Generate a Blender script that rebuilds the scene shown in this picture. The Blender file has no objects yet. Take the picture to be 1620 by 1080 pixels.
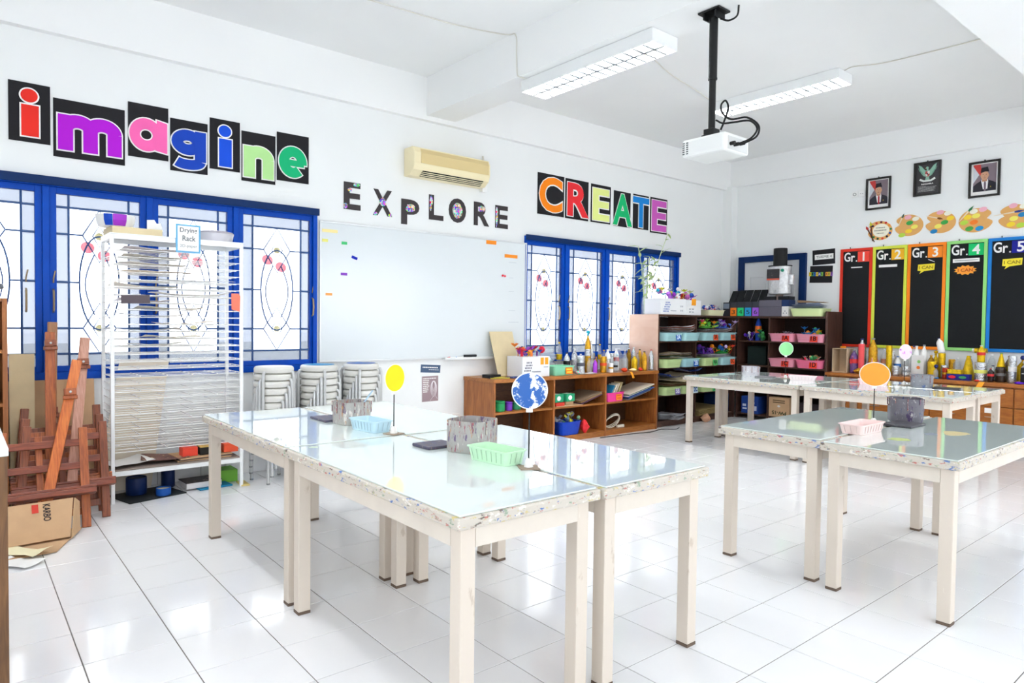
import bpy, bmesh, math, random
from mathutils import Matrix, Vector, Euler
random.seed(7)
PI = math.pi
scene = bpy.context.scene
COL = scene.collection

# ------------------------------------------------------------------ camera, sky, exposure
cam_data = bpy.data.cameras.new('camera')
cam = bpy.data.objects.new('camera', cam_data)
COL.objects.link(cam)
CAM = Vector((5.461, -0.037, 1.2264))
YAW, PITCH, ROLL = 0.880938, -0.029198, 0.01226
fwd = Vector((-math.sin(YAW)*math.cos(PITCH), math.cos(YAW)*math.cos(PITCH), math.sin(PITCH)))
rgt = Vector((math.cos(YAW), math.sin(YAW), 0))
upv = rgt.cross(fwd)
r2 = rgt*math.cos(ROLL) + upv*math.sin(ROLL)
u2 = -rgt*math.sin(ROLL) + upv*math.cos(ROLL)
cam.matrix_world = Matrix(((r2.x, u2.x, -fwd.x, CAM.x), (r2.y, u2.y, -fwd.y, CAM.y), (r2.z, u2.z, -fwd.z, CAM.z), (0, 0, 0, 1)))
cam_data.sensor_width = 36.0
cam_data.lens = 1068.36/1620*36.0
cam_data.clip_start = 0.05
scene.camera = cam

world = bpy.data.worlds.new('bright_hazy_sky')
scene.world = world
world.use_nodes = True
wb_ = world.node_tree.nodes['Background']
wb_.inputs[0].default_value = (0.945, 0.97, 1.0, 1)
wb_.inputs[1].default_value = 1.0
LAMP_STRENGTH = 34.0
scene.view_settings.view_transform = 'Standard'
scene.view_settings.look = 'None'
scene.view_settings.gamma = 1.0
scene.view_settings.use_curve_mapping = False
scene.view_settings.exposure = 2.4
scene.cycles.use_denoising = True
scene.cycles.max_bounces = 10
scene.cycles.diffuse_bounces = 6
scene.cycles.transparent_max_bounces = 16
scene.cycles.sample_clamp_indirect = 6.0
scene.cycles.caustics_reflective = False
scene.cycles.caustics_refractive = False

# ------------------------------------------------------------------ materials
def lin(c):
    return tuple((x/12.92 if x <= 0.04045 else ((x+0.055)/1.055)**2.4) for x in c)
def rgb(h):
    h = h.lstrip('#')
    return lin(tuple(int(h[i:i+2], 16)/255 for i in (0, 2, 4)))
MATS = {}
def mat(name, col, rough=0.6, metal=0.0, var=0.0, scale=8.0, bump=0.0, bscale=60.0, spec=0.5, stretch=None, trans=0.0, emit=0.0, coat=0.0):
    if name in MATS: return MATS[name]
    m = bpy.data.materials.new(name); m.use_nodes = True
    nt = m.node_tree; b = nt.nodes['Principled BSDF']
    c = rgb(col) if isinstance(col, str) else col
    b.inputs['Base Color'].default_value = (*c, 1)
    b.inputs['Roughness'].default_value = rough
    b.inputs['Metallic'].default_value = metal
    b.inputs['Specular IOR Level'].default_value = spec
    if coat: b.inputs['Coat Weight'].default_value = coat
    if trans: b.inputs['Transmission Weight'].default_value = trans
    if emit:
        b.inputs['Emission Color'].default_value = (*c, 1); b.inputs['Emission Strength'].default_value = emit
    if var or bump:
        tc = nt.nodes.new('ShaderNodeTexCoord'); mp = nt.nodes.new('ShaderNodeMapping')
        nt.links.new(tc.outputs['Object'], mp.inputs[0])
        if stretch: mp.inputs['Scale'].default_value = stretch
        if var:
            n = nt.nodes.new('ShaderNodeTexNoise'); n.inputs['Scale'].default_value = scale; n.inputs['Detail'].default_value = 5
            nt.links.new(mp.outputs[0], n.inputs['Vector'])
            mr = nt.nodes.new('ShaderNodeMapRange')
            mr.inputs['From Min'].default_value = 0.3; mr.inputs['From Max'].default_value = 0.7
            mr.inputs['To Min'].default_value = 1-var; mr.inputs['To Max'].default_value = 1+var*0.6
            nt.links.new(n.outputs['Fac'], mr.inputs['Value'])
            mx = nt.nodes.new('ShaderNodeVectorMath'); mx.operation = 'SCALE'
            mx.inputs[0].default_value = c
            nt.links.new(mr.outputs[0], mx.inputs['Scale'])
            nt.links.new(mx.outputs[0], b.inputs['Base Color'])
        if bump:
            n2 = nt.nodes.new('ShaderNodeTexNoise'); n2.inputs['Scale'].default_value = bscale; n2.inputs['Detail'].default_value = 3
            nt.links.new(mp.outputs[0], n2.inputs['Vector'])
            bp = nt.nodes.new('ShaderNodeBump'); bp.inputs['Strength'].default_value = bump; bp.inputs['Distance'].default_value = 0.01
            nt.links.new(n2.outputs['Fac'], bp.inputs['Height']); nt.links.new(bp.outputs[0], b.inputs['Normal'])
    MATS[name] = m
    return m
def C(col, rough=0.6, **k):
    """plain painted / paper / plastic colour"""
    return mat('colour_%s_%d' % (col.lstrip('#'), int(rough*100)), col, rough, var=k.pop('var', 0.04), spec=k.pop('spec', 0.25), **k)
def mat_splatter(name, base, cols, scale=14.0, amount=0.5, rough=0.55, metal=0.0, stretch=(1, 1, 1)):
    """dried paint splashed over a base colour"""
    if name in MATS: return MATS[name]
    m = bpy.data.materials.new(name); m.use_nodes = True
    nt = m.node_tree; b = nt.nodes['Principled BSDF']; b.inputs['Roughness'].default_value = rough
    tc = nt.nodes.new('ShaderNodeTexCoord'); mp = nt.nodes.new('ShaderNodeMapping')
    mp.inputs['Scale'].default_value = stretch
    nt.links.new(tc.outputs['Object'], mp.inputs[0])
    prev = None
    for i, c in enumerate(cols):
        n = nt.nodes.new('ShaderNodeTexNoise'); n.inputs['Scale'].default_value = scale*(1+0.23*i); n.inputs['Detail'].default_value = 6; n.inputs['Roughness'].default_value = 0.65
        ofs = nt.nodes.new('ShaderNodeVectorMath'); ofs.operation = 'ADD'; ofs.inputs[1].default_value = (3.7*i, 1.9*i+2, 5.1*i)
        nt.links.new(mp.outputs[0], ofs.inputs[0]); nt.links.new(ofs.outputs[0], n.inputs['Vector'])
        mr = nt.nodes.new('ShaderNodeMapRange'); mr.inputs['From Min'].default_value = 0.70-0.16*amount; mr.inputs['From Max'].default_value = 0.74-0.16*amount
        nt.links.new(n.outputs['Fac'], mr.inputs['Value'])
        mx = nt.nodes.new('ShaderNodeMix'); mx.data_type = 'RGBA'
        nt.links.new(mr.outputs[0], mx.inputs[0])
        if prev is None: mx.inputs[6].default_value = (*rgb(base), 1)
        else: nt.links.new(prev, mx.inputs[6])
        mx.inputs[7].default_value = (*rgb(c), 1)
        prev = mx.outputs[2]
    nt.links.new(prev, b.inputs['Base Color'])
    b.inputs['Metallic'].default_value = metal
    MATS[name] = m
    return m
def mat_wood(name, c1, c2, rough=0.45, stretch=(1, 1, 12), scale=5.0):
    if name in MATS: return MATS[name]
    m = bpy.data.materials.new(name); m.use_nodes = True
    nt = m.node_tree; b = nt.nodes['Principled BSDF']; b.inputs['Roughness'].default_value = rough
    tc = nt.nodes.new('ShaderNodeTexCoord'); mp = nt.nodes.new('ShaderNodeMapping')
    s = stretch; mp.inputs['Scale'].default_value = s
    nt.links.new(tc.outputs['Object'], mp.inputs[0])
    n = nt.nodes.new('ShaderNodeTexNoise'); n.inputs['Scale'].default_value = scale; n.inputs['Detail'].default_value = 8; n.inputs['Distortion'].default_value = 1.2
    nt.links.new(mp.outputs[0], n.inputs['Vector'])
    r = nt.nodes.new('ShaderNodeValToRGB'); r.color_ramp.elements[0].position = 0.35; r.color_ramp.elements[1].position = 0.65
    r.color_ramp.elements[0].color = (*rgb(c1), 1); r.color_ramp.elements[1].color = (*rgb(c2), 1)
    nt.links.new(n.outputs['Fac'], r.inputs[0]); nt.links.new(r.outputs[0], b.inputs['Base Color'])
    MATS[name] = m
    return m
def mat_glass(name, tint=(1, 1, 1), fac=0.07, rough=0.02, diffuse=0.0, dcol=(0.9, 0.95, 1)):
    """thin clear sheet: light passes straight through, a little is mirrored, a little scattered"""
    if name in MATS: return MATS[name]
    m = bpy.data.materials.new(name); m.use_nodes = True
    nt = m.node_tree; nt.nodes.remove(nt.nodes['Principled BSDF']); out = nt.nodes['Material Output']
    t = nt.nodes.new('ShaderNodeBsdfTransparent'); t.inputs[0].default_value = (*tint, 1)
    g = nt.nodes.new('ShaderNodeBsdfGlossy'); g.inputs['Roughness'].default_value = rough
    fr = nt.nodes.new('ShaderNodeFresnel')
    ge = nt.nodes.new('ShaderNodeNewGeometry'); mr = nt.nodes.new('ShaderNodeMapRange')     # same mirror share on both faces of the sheet
    mr.inputs['To Min'].default_value = 1.35; mr.inputs['To Max'].default_value = 1/1.35
    nt.links.new(ge.outputs['Backfacing'], mr.inputs['Value']); nt.links.new(mr.outputs[0], fr.inputs[0])
    src = t.outputs[0]
    if diffuse:
        d = nt.nodes.new('ShaderNodeBsdfDiffuse'); d.inputs[0].default_value = (*dcol, 1)
        md = nt.nodes.new('ShaderNodeMixShader'); md.inputs[0].default_value = diffuse
        nt.links.new(t.outputs[0], md.inputs[1]); nt.links.new(d.outputs[0], md.inputs[2]); src = md.outputs[0]
    mx = nt.nodes.new('ShaderNodeMixShader')
    nt.links.new(fr.outputs[0], mx.inputs[0]); nt.links.new(src, mx.inputs[1]); nt.links.new(g.outputs[0], mx.inputs[2])
    nt.links.new(mx.outputs[0], out.inputs[0])
    MATS[name] = m
    return m
def mat_collage(name, scale=25.0, sat=0.75, val=0.8):
    if name in MATS: return MATS[name]
    m = bpy.data.materials.new(name); m.use_nodes = True
    nt = m.node_tree; b = nt.nodes['Principled BSDF']; b.inputs['Roughness'].default_value = 0.6
    tc = nt.nodes.new('ShaderNodeTexCoord')
    v = nt.nodes.new('ShaderNodeTexVoronoi'); v.inputs['Scale'].default_value = scale
    nt.links.new(tc.outputs['Object'], v.inputs['Vector'])
    hs = nt.nodes.new('ShaderNodeHueSaturation'); hs.inputs['Saturation'].default_value = sat*1.4; hs.inputs['Value'].default_value = val*1.3
    nt.links.new(v.outputs['Color'], hs.inputs['Color']); nt.links.new(hs.outputs[0], b.inputs['Base Color'])
    MATS[name] = m
    return m

WALL = mat('white_wall_paint', '#eef0ef', 0.75, var=0.015, scale=2.0, bump=0.04, bscale=90)
CEIL = mat('white_ceiling_paint', '#f1f2f1', 0.8, var=0.015, scale=1.5)
TILE = mat('white_glazed_tile', '#eff0f2', 0.11, var=0.02, scale=3.0, bump=0.02, bscale=30)
GROUT = mat('dark_grout', '#77716d', 0.9, var=0.2, scale=30)
BLUE = mat('blue_gloss_paint', '#0046ae', 0.4, var=0.06, scale=12, spec=0.15)
NAVY = mat('navy_and_shaded_blue_paint', '#0a2b5c', 0.4, var=0.06, scale=12, spec=0.15)  # navy of the door frame, and blue darkened for shade on the window head
CREAM = mat('cream_paint', '#dbd2c5', 0.5, var=0.05, scale=10)
LEGP = mat_splatter('scuffed_cream_leg_paint', '#d8cdbf', ['#c4b6a5', '#e2dacd'], 9, 0.3, stretch=(1, 1, 0.4))
EDGE = mat_splatter('paint_splashed_table_edge', '#c9c2b6', ['#a39484', '#e6e1d8', '#b5a79a', '#6d5f56', '#4a6fae', '#e2dcd2', '#b86a60', '#8fa08a', '#c8b878'], 12, 0.56, stretch=(1, 1, 2.2))
GLASSTOP = mat('pale_mint_glass_top', '#e3eeea', 0.03, var=0.02, scale=4, spec=0.9, coat=0.6)
WOOD = mat_wood('brown_wood', '#8a5024', '#ac6a33', 0.45, (7, 7, 0.8))
WOODH = mat_wood('brown_wood_horizontal', '#8c5224', '#b0702f', 0.4, (9, 1.2, 9))
DARKWOOD = mat_wood('dark_brown_wood', '#3a231a', '#52342a', 0.5, (7, 7, 0.8))
DARKWOODH = mat_wood('dark_brown_wood_horizontal', '#3a231a', '#553628', 0.5, (10, 1.5, 8))
ORANGEWOOD = mat_wood('orange_brown_drawer_wood', '#96551c', '#ad6a28', 0.4, (2, 10, 10))
ORWOODV = mat_wood('orange_brown_cabinet_wood', '#8c4f1c', '#a86424', 0.4, (8, 8, 1))
EASEL = mat_wood('varnished_red_brown_wood', '#8a4420', '#b4622f', 0.35, (16, 16, 1.4))
EASEL2 = mat_wood('dark_red_brown_wood', '#6d3520', '#92502f', 0.35, (16, 16, 1.4))
EASEL3 = mat_wood('orange_varnished_wood', '#a9501c', '#cf7433', 0.35, (16, 16, 1.4))
CARD = mat('brown_cardboard', '#c4a07a', 0.85, var=0.06, scale=12)
CARD2 = mat('pale_cardboard', '#d9c9a2', 0.85, var=0.05, scale=12)
BLACK = mat('black_board', '#0c1013', 0.6, var=0.15, scale=6, spec=0.25)
BLACKCARD = mat('black_card', '#232225', 0.7, var=0.08, scale=6, spec=0.2)
BLACKMET = mat('black_metal', '#141516', 0.4, 0.3)
WHITEMET = mat('white_enamel_metal', '#eceeee', 0.35)
WIRE = mat('white_coated_wire', '#f3f3f1', 0.4)
WHITE = mat('white_plastic', '#f0f0ee', 0.4)
PAPER = mat('white_paper', '#f4f3f0', 0.8, var=0.02)
GREYV = mat('pale_grey_vinyl', '#d6d5cf', 0.45, var=0.04)
STEEL = mat('grey_steel_tube', '#c6c8c8', 0.35, 0.25)
GOLD = mat('gold_foil', '#d8a32a', 0.28, 0.75, var=0.25, scale=40, bump=0.9, bscale=70)
YGOLD = mat('yellow_gold_foil', '#e6bd16', 0.3, 0.6, var=0.2, scale=40, bump=0.9, bscale=70)
DGOLD = mat('dark_gold_foil', '#8f6a14', 0.3, 0.75, var=0.3, scale=40, bump=0.9, bscale=70)
SILVER = mat('silver_foil', '#cfd3d6', 0.25, 0.8, var=0.2, scale=40, bump=0.9, bscale=70)
CLEAR = mat_glass('clear_plastic', (0.93, 0.95, 0.96), diffuse=0.16)
GLASS = mat_glass('window_glass', (0.97, 0.98, 0.99))
FROST = mat_glass('frosted_border_glass', (0.41, 0.43, 0.465), diffuse=0.15, dcol=(0.75, 0.8, 0.9))
PINKG = mat_glass('pink_stained_glass', (0.52, 0.27, 0.30), diffuse=0.1, dcol=(0.9, 0.3, 0.4))
YELG = mat_glass('yellow_stained_glass', (0.40, 0.38, 0.28), diffuse=0.1, dcol=(0.8, 0.75, 0.5))
LEAD = mat('blue_grey_lead_line', '#2f5286', 0.5)
POTM = mat_splatter('paint_stained_tin', '#a8a5a1', ['#7d7a78', '#d6d2cc', '#8a5b62', '#6b5a7a', '#b98a60', '#c9c6c0', '#a05868'], 30, 0.62, 0.35, 0.1, (1, 1, 0.25))
POTIN = mat_splatter('dried_paint_inside', '#3b2c38', ['#6d3a4c', '#c98a3c', '#4f6b4a', '#2b2b52', '#b24a3a'], 30, 0.6, 0.7)
BOARDP = mat_splatter('paint_stained_board', '#4d4a5c', ['#6f5a6a', '#34365c', '#8a8078', '#2b3a78', '#7a5030'], 26, 0.55)
CRIMP = [C('#e0532a'), C('#7b2fa0'), C('#1f56b8'), C('#e7b416'), C('#c8243c'), C('#2f9a4f'), C('#e88fb0'), C('#f0efec'), C('#2aa6c4')]

# ------------------------------------------------------------------ mesh helpers
class MB:
    def __init__(s): s.v = []; s.f = []
    def add(s, vs, fs):
        o = len(s.v); s.v += [tuple(v) for v in vs]; s.f += [tuple(i+o for i in f) for f in fs]; return s
    def box(s, c, d, rot=None):
        x, y, z = d[0]/2, d[1]/2, d[2]/2
        vs = [Vector(p) for p in ((-x,-y,-z),(x,-y,-z),(x,y,-z),(-x,y,-z),(-x,-y,z),(x,-y,z),(x,y,z),(-x,y,z))]
        if rot is not None: vs = [rot @ v for v in vs]
        c = Vector(c)
        return s.add([v+c for v in vs], [(0,3,2,1),(4,5,6,7),(0,1,5,4),(1,2,6,5),(2,3,7,6),(3,0,4,7)])
    def bb(s, a, b):
        return s.box([(a[i]+b[i])/2 for i in range(3)], [abs(b[i]-a[i]) for i in range(3)])
    def beam(s, p0, p1, w, t, up=(0, 0, 1)):
        """rectangular bar between two points"""
        p0, p1 = Vector(p0), Vector(p1); d = p1-p0; L = d.length; z = d.normalized()
        upv_ = Vector(up)
        if abs(z.dot(upv_)) > 0.98: upv_ = Vector((1, 0, 0))
        x = upv_.cross(z).normalized(); y = z.cross(x)
        R = Matrix((x, y, z)).transposed()
        return s.box((p0+p1)/2, (w, t, L), R)
    def cyl(s, p0, p1, r0, r1=None, n=12, caps=True):
        if r1 is None: r1 = r0
        p0, p1 = Vector(p0), Vector(p1); z = (p1-p0).normalized()
        a = Vector((0, 0, 1)) if abs(z.z) < 0.95 else Vector((1, 0, 0))
        x = a.cross(z).normalized(); y = z.cross(x)
        vs = []
        for p, r in ((p0, r0), (p1, r1)):
            for i in range(n):
                t = 2*PI*i/n; vs.append(p + x*(r*math.cos(t)) + y*(r*math.sin(t)))
        fs = [(i, (i+1) % n, n+(i+1) % n, n+i) for i in range(n)]
        if caps: fs += [tuple(range(n-1, -1, -1)), tuple(range(n, 2*n))]
        return s.add(vs, fs)
    def lathe(s, prof, n=16, c=(0, 0, 0), sx=1.0, sy=1.0, close=True, sq=None):
        """prof: list of (r, z) from bottom to top; sq: rounded-square exponent"""
        vs = []
        for r, z in prof:
            for i in range(n):
                t = 2*PI*i/n; ct, st = math.cos(t), math.sin(t); k = 1.0
                if sq: k = 1.0/((abs(ct)**sq + abs(st)**sq)**(1.0/sq))
                vs.append((c[0]+r*ct*sx*k, c[1]+r*st*sy*k, c[2]+z))
        fs = []
        for j in range(len(prof)-1):
            for i in range(n):
                a = j*n+i; b = j*n+(i+1) % n
                fs.append((a, b, b+n, a+n))
        if close:
            fs.append(tuple(range(n-1, -1, -1)))
            m = (len(prof)-1)*n; fs.append(tuple(range(m, m+n)))
        return s.add(vs, fs)
    def tube(s, pts, r, n=6, closed=False):
        pts = [Vector(p) for p in pts]; m = len(pts); vs = []; prev = None
        for i, p in enumerate(pts):
            if closed: t = pts[(i+1) % m]-pts[i-1]
            else: t = pts[min(i+1, m-1)]-pts[max(i-1, 0)]
            t.normalize()
            a = prev if prev is not None else (Vector((0, 0, 1)) if abs(t.z) < 0.9 else Vector((1, 0, 0)))
            x = (a - t*a.dot(t))
            if x.length < 1e-6: x = Vector((1, 0, 0)).cross(t)
            x.normalize(); y = t.cross(x); prev = x
            for k in range(n):
                q = 2*PI*k/n; vs.append(p + x*(r*math.cos(q)) + y*(r*math.sin(q)))
        fs = []
        for i in range(m if closed else m-1):
            j = (i+1) % m
            for k in range(n):
                fs.append((i*n+k, i*n+(k+1) % n, j*n+(k+1) % n, j*n+k))
        if not closed: fs += [tuple(range(n-1, -1, -1)), tuple(range((m-1)*n, m*n))]
        return s.add(vs, fs)
    def slab(s, poly, z0, z1):
        """2-D outline (x, y) counter-clockwise, thickness z0..z1"""
        n = len(poly)
        vs = [(p[0], p[1], z0) for p in poly] + [(p[0], p[1], z1) for p in poly]
        fs = [tuple(range(n-1, -1, -1)), tuple(range(n, 2*n))] + [(i, (i+1) % n, n+(i+1) % n, n+i) for i in range(n)]
        return s.add(vs, fs)
    def ring(s, outer, inner, z0, z1):
        n = len(outer)
        vs = [(p[0], p[1], z) for z in (z0, z1) for p in outer] + [(p[0], p[1], z) for z in (z0, z1) for p in inner]
        fs = []
        for i in range(n):
            j = (i+1) % n
            fs += [(i, j, n+j, n+i), (2*n+j, 2*n+i, 3*n+i, 3*n+j), (n+i, n+j, 3*n+j, 3*n+i), (j, i, 2*n+i, 2*n+j)]
        return s.add(vs, fs)
    def sheet(s, nx, ny, fn, t=0.0015):
        """bent sheet: fn(u, v) -> point, thickness t along z"""
        top = [Vector(fn(i/nx, j/ny)) for j in range(ny+1) for i in range(nx+1)]
        bot = [p - Vector((0, 0, t)) for p in top]
        N = len(top); w = nx+1; fs = []
        for j in range(ny):
            for i in range(nx):
                a = j*w+i
                fs.append((a, a+1, a+w+1, a+w)); fs.append((N+a, N+a+w, N+a+w+1, N+a+1))
        rim = [i for i in range(w)] + [j*w+nx for j in range(1, ny+1)] + [ny*w+i for i in range(nx-1, -1, -1)] + [j*w for j in range(ny-1, 0, -1)]
        for k in range(len(rim)):
            a, b = rim[k], rim[(k+1) % len(rim)]
            fs.append((b, a, N+a, N+b))
        return s.add(top+bot, fs)
    def mesh(s, name, smooth=False):
        me = bpy.data.meshes.new(name); me.from_pydata(s.v, [], s.f); me.update()
        if smooth:
            for p in me.polygons: p.use_smooth = True
            try: me.set_sharp_from_angle(angle=math.radians(40))
            except Exception: pass
        return me
def put(name, me, m=None, parent=None, loc=None):
    o = bpy.data.objects.new(name, me)
    if m is not None and not me.materials: me.materials.append(m)
    COL.objects.link(o)
    if parent: o.parent = parent
    if loc: o.location = loc
    return o
def part(name, mb, m, parent=None, smooth=False, bevel=0.0, loc=None):
    o = put(name, mb.mesh(name, smooth), m, parent, loc)
    if bevel:
        b = o.modifiers.new('soft_edges', 'BEVEL'); b.width = bevel; b.segments = 2; b.limit_method = 'ANGLE'; b.angle_limit = math.radians(50)
    return o
def tag(o, label, cat, group=None):
    o['label'] = label; o['category'] = cat
    if group: o['group'] = group
    return o
def thing(name, label, cat, loc=(0, 0, 0), rz=0.0, group=None):
    o = bpy.data.objects.new(name, None); o.empty_display_size = 0.05; COL.objects.link(o)
    o.location = loc; o.rotation_euler = (0, 0, rz)
    return tag(o, label, cat, group)
def struct(o): o['kind'] = 'structure'; return o
def copy_tree(o, parent=None):
    c = o.copy(); COL.objects.link(c)
    if parent is not None: c.parent = parent
    for ch in list(o.children): copy_tree(ch, c)
    return c
def on_wall_left(o, y, z, x=0.0, tilt=0.0):
    """local X -> +y, local Y -> up, local Z -> into the room"""
    o.matrix_basis = Matrix(((0, 0, 1, x), (1, 0, 0, y), (0, 1, 0, z), (0, 0, 0, 1))) @ Matrix.Rotation(tilt, 4, 'Z'); return o
def on_wall_back(o, x, z, y=8.4, tilt=0.0):
    """local X -> +x, local Y -> up, local Z -> into the room (-y)"""
    o.matrix_basis = Matrix(((1, 0, 0, x), (0, 0, -1, y), (0, 1, 0, z), (0, 0, 0, 1))) @ Matrix.Rotation(tilt, 4, 'Z'); return o
def rect(x0, y0, x1, y1): return [(x0, y0), (x1, y0), (x1, y1), (x0, y1)]
def ell(cx, cy, rx, ry, n=24, rot=0.0):
    return [(cx+rx*math.cos(t)*math.cos(rot)-ry*math.sin(t)*math.sin(rot), cy+rx*math.cos(t)*math.sin(rot)+ry*math.sin(t)*math.cos(rot)) for t in [2*PI*i/n for i in range(n)]]
def text_mesh(body, x0, y0, x1, y1, z, depth=0.001, bold=0.0, keep=False):
    """lettering filled into the rectangle x0..x1, y0..y1 of the local plane"""
    cu = bpy.data.curves.new('lettering', 'FONT'); cu.body = body; cu.size = 1.0; cu.offset = bold; cu.extrude = 0.01; cu.resolution_u = 4
    ob = bpy.data.objects.new('lettering', cu); COL.objects.link(ob)
    bpy.context.view_layer.update()
    me = bpy.data.meshes.new_from_object(ob.evaluated_get(bpy.context.evaluated_depsgraph_get()))
    bpy.data.objects.remove(ob); bpy.data.curves.remove(cu)
    xs = [v.co.x for v in me.vertices]; ys = [v.co.y for v in me.vertices]
    a, b, c, d = min(xs), max(xs), min(ys), max(ys)
    sx = (x1-x0)/(b-a); sy = (y1-y0)/(d-c)
    if keep:
        sx = sy = min(sx, sy); x0 = (x0+x1-(b-a)*sx)/2; y0 = (y0+y1-(d-c)*sy)/2
    for v in me.vertices:
        v.co = ((v.co.x-a)*sx+x0, (v.co.y-c)*sy+y0, z + (depth if v.co.z > 0 else 0))
    me.materials.clear()
    return me
def text(name, body, x0, y0, x1, y1, z, m, parent, depth=0.001, bold=0.0, keep=False):
    return put(name, text_mesh(body, x0, y0, x1, y1, z, depth, bold, keep), m, parent)
def smooth(pts, n=6):
    """Catmull-Rom through the points"""
    P = [Vector(p) for p in pts]; P = [P[0]*2-P[1]]+P+[P[-1]*2-P[-2]]; out = []
    for i in range(1, len(P)-2):
        for k in range(n):
            t = k/n; a, b, c, d = P[i-1], P[i], P[i+1], P[i+2]
            out.append(.5*((2*b)+(c-a)*t+(2*a-5*b+4*c-d)*t*t+(3*b-a-3*c+d)*t**3))
    return out+[P[-2]]
def proj(p):
    d = Vector(p)-CAM; w = d.dot(fwd)
    if w <= 0.05: return None
    return 810+1068.36*d.dot(r2)/w, 540-1068.36*d.dot(u2)/w

# ------------------------------------------------------------------ the room
RX, RY0, RY1, RZ = 7.8, -1.5, 8.4, 3.48
W1 = (-0.20, 2.32, 0.80, 2.14); W2 = (4.62, 7.27, 0.80, 2.14)
m = MB()
m.bb((-0.15, RY0, 0), (0, W1[0], RZ)); m.bb((-0.15, W1[1], 0), (0, W2[0], RZ)); m.bb((-0.15, W2[1], 0), (0, RY1, RZ))
for w in (W1, W2): m.bb((-0.15, w[0], 0), (0, w[1], w[2])); m.bb((-0.15, w[0], w[3]), (0, w[1], RZ))
struct(part('wall_left', m, WALL))
m = MB(); m.bb((-0.15, RY1, 0), (RX+0.15, RY1+0.15, RZ)); struct(part('wall_back', m, WALL))
m = MB(); R1 = [(-1.1, 1.9), (2.2, 5.1), (5.4, 8.1)]  # unseen openings, added and sized for the daylight they let in
prev = RY0
for a, b in R1:
    m.bb((RX, prev, 0), (RX+0.15, a, RZ)); m.bb((RX, a, 0), (RX+0.15, b, 0.9)); m.bb((RX, a, 2.6), (RX+0.15, b, RZ)); prev = b
m.bb((RX, prev, 0), (RX+0.15, RY1, RZ)); struct(part('wall_right', m, WALL))
m = MB(); m.bb((-0.15, RY0-0.15, 0), (2.6, RY0, RZ)); m.bb((2.6, RY0-0.15, 0), (4.6, RY0, 0.9)); m.bb((2.6, RY0-0.15, 2.5), (4.6, RY0, RZ)); m.bb((4.6, RY0-0.15, 0), (RX+0.15, RY0, RZ))  # opening behind the camera, added for daylight
struct(part('wall_front', m, WALL))
m = MB(); m.bb((-0.15, RY0-0.15, RZ), (RX+0.15, RY1+0.15, RZ+0.12)); struct(part('ceiling', m, CEIL))
m = MB(); m.bb((0, RY0, 3.09), (0.06, RY1, RZ)); struct(part('trim_1', m, CEIL))             # shallow beam over the windows
m = MB(); m.bb((0.06, RY1-0.06, 3.13), (RX, RY1, RZ)); struct(part('trim_2', m, CEIL))
m = MB(); m.bb((0.06, 3.36, 3.13), (RX, 3.68, RZ)); struct(part('trim_3', m, CEIL))           # cross beam
m = MB(); m.bb((3.93, RY0, 3.13), (4.45, 3.36, RZ)); m.bb((3.93, 3.68, 3.13), (4.45, RY1-0.06, RZ)); struct(part('trim_4', m, CEIL))
m = MB(); m.bb((0, 8.26, 0), (0.14, RY1, 3.13)); struct(part('trim_5', m, WALL))               # corner column
m = MB(); m.bb((-40, -40, -0.35), (-0.16, 50, -0.3)); struct(part('outside_ground', m, mat('pale_concrete', '#cfd0cc', 0.9, var=0.06)))
# outside roof overhang above the windows
m = MB(); m.bb((-0.9, RY0, 2.75), (-0.15, RY1, 2.85)); struct(part('roof_overhang', m, mat('grey_eaves_paint', '#b9bec4', 0.9)))

# floor: grout bed and single tiles
m = MB(); m.bb((-0.15, RY0-0.15, -0.08), (RX+0.15, RY1+0.15, -0.0025)); floor = struct(part('floor', m, GROUT))
G = 0.3; g = 0.0019; e = 0.0012
tm = MB(); a = G/2-g
tm.add([(-a,-a,-0.006),(a,-a,-0.006),(a,a,-0.006),(-a,a,-0.006),(-a,-a,-e),(a,-a,-e),(a,a,-e),(-a,a,-e),(-a+e,-a+e,0),(a-e,-a+e,0),(a-e,a-e,0),(-a+e,a-e,0)],
       [(0,1,5,4),(1,2,6,5),(2,3,7,6),(3,0,4,7),(4,5,9,8),(5,6,10,9),(6,7,11,10),(7,4,8,11),(8,9,10,11)])
tile_me = tm.mesh('tile'); tile_me.materials.append(TILE)
cells = []
for i in range(int(RX/G)):
    for j in range(int(RY0/G), int(RY1/G)):
        c = Vector((G*(i+0.5), G*(j+0.5), 0)); q = [proj(c+Vector((dx, dy, 0))) for dx, dy in ((-.15,-.15),(.15,-.15),(.15,.15),(-.15,.15))]
        area = 0
        if all(q):
            inside = any(-20 < p[0] < 1640 and -20 < p[1] < 1100 for p in q)
            if inside: area = abs(sum(q[k][0]*q[(k+1) % 4][1]-q[(k+1) % 4][0]*q[k][1] for k in range(4)))/2
        cells.append((area, c))
cells.sort(key=lambda t: -t[0])
rest = MB()
for k, (ar, c) in enumerate(cells):
    if k < 300 and ar > 0: put('tile', tile_me, None, floor, c)
    else: rest.add([(v[0]+c.x, v[1]+c.y, v[2]) for v in tm.v], tm.f)
o = part('tile_field', rest, TILE, floor); o['kind'] = 'stuff'
# tiled skirting under the left windows
m = MB(); m.bb((0.0005, RY0, 0.0), (0.004, 3.84, 0.2)); bb_ = struct(part('baseboard_left', m, GROUT))
sk = MB(); sk.bb((0.003, -0.148, 0.002), (0.012, 0.148, 0.198)); skm = sk.mesh('tile'); skm.materials.append(TILE)
for k in range(13): put('tile', skm, None, bb_, (0, 0.05+0.3*k, 0))
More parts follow.
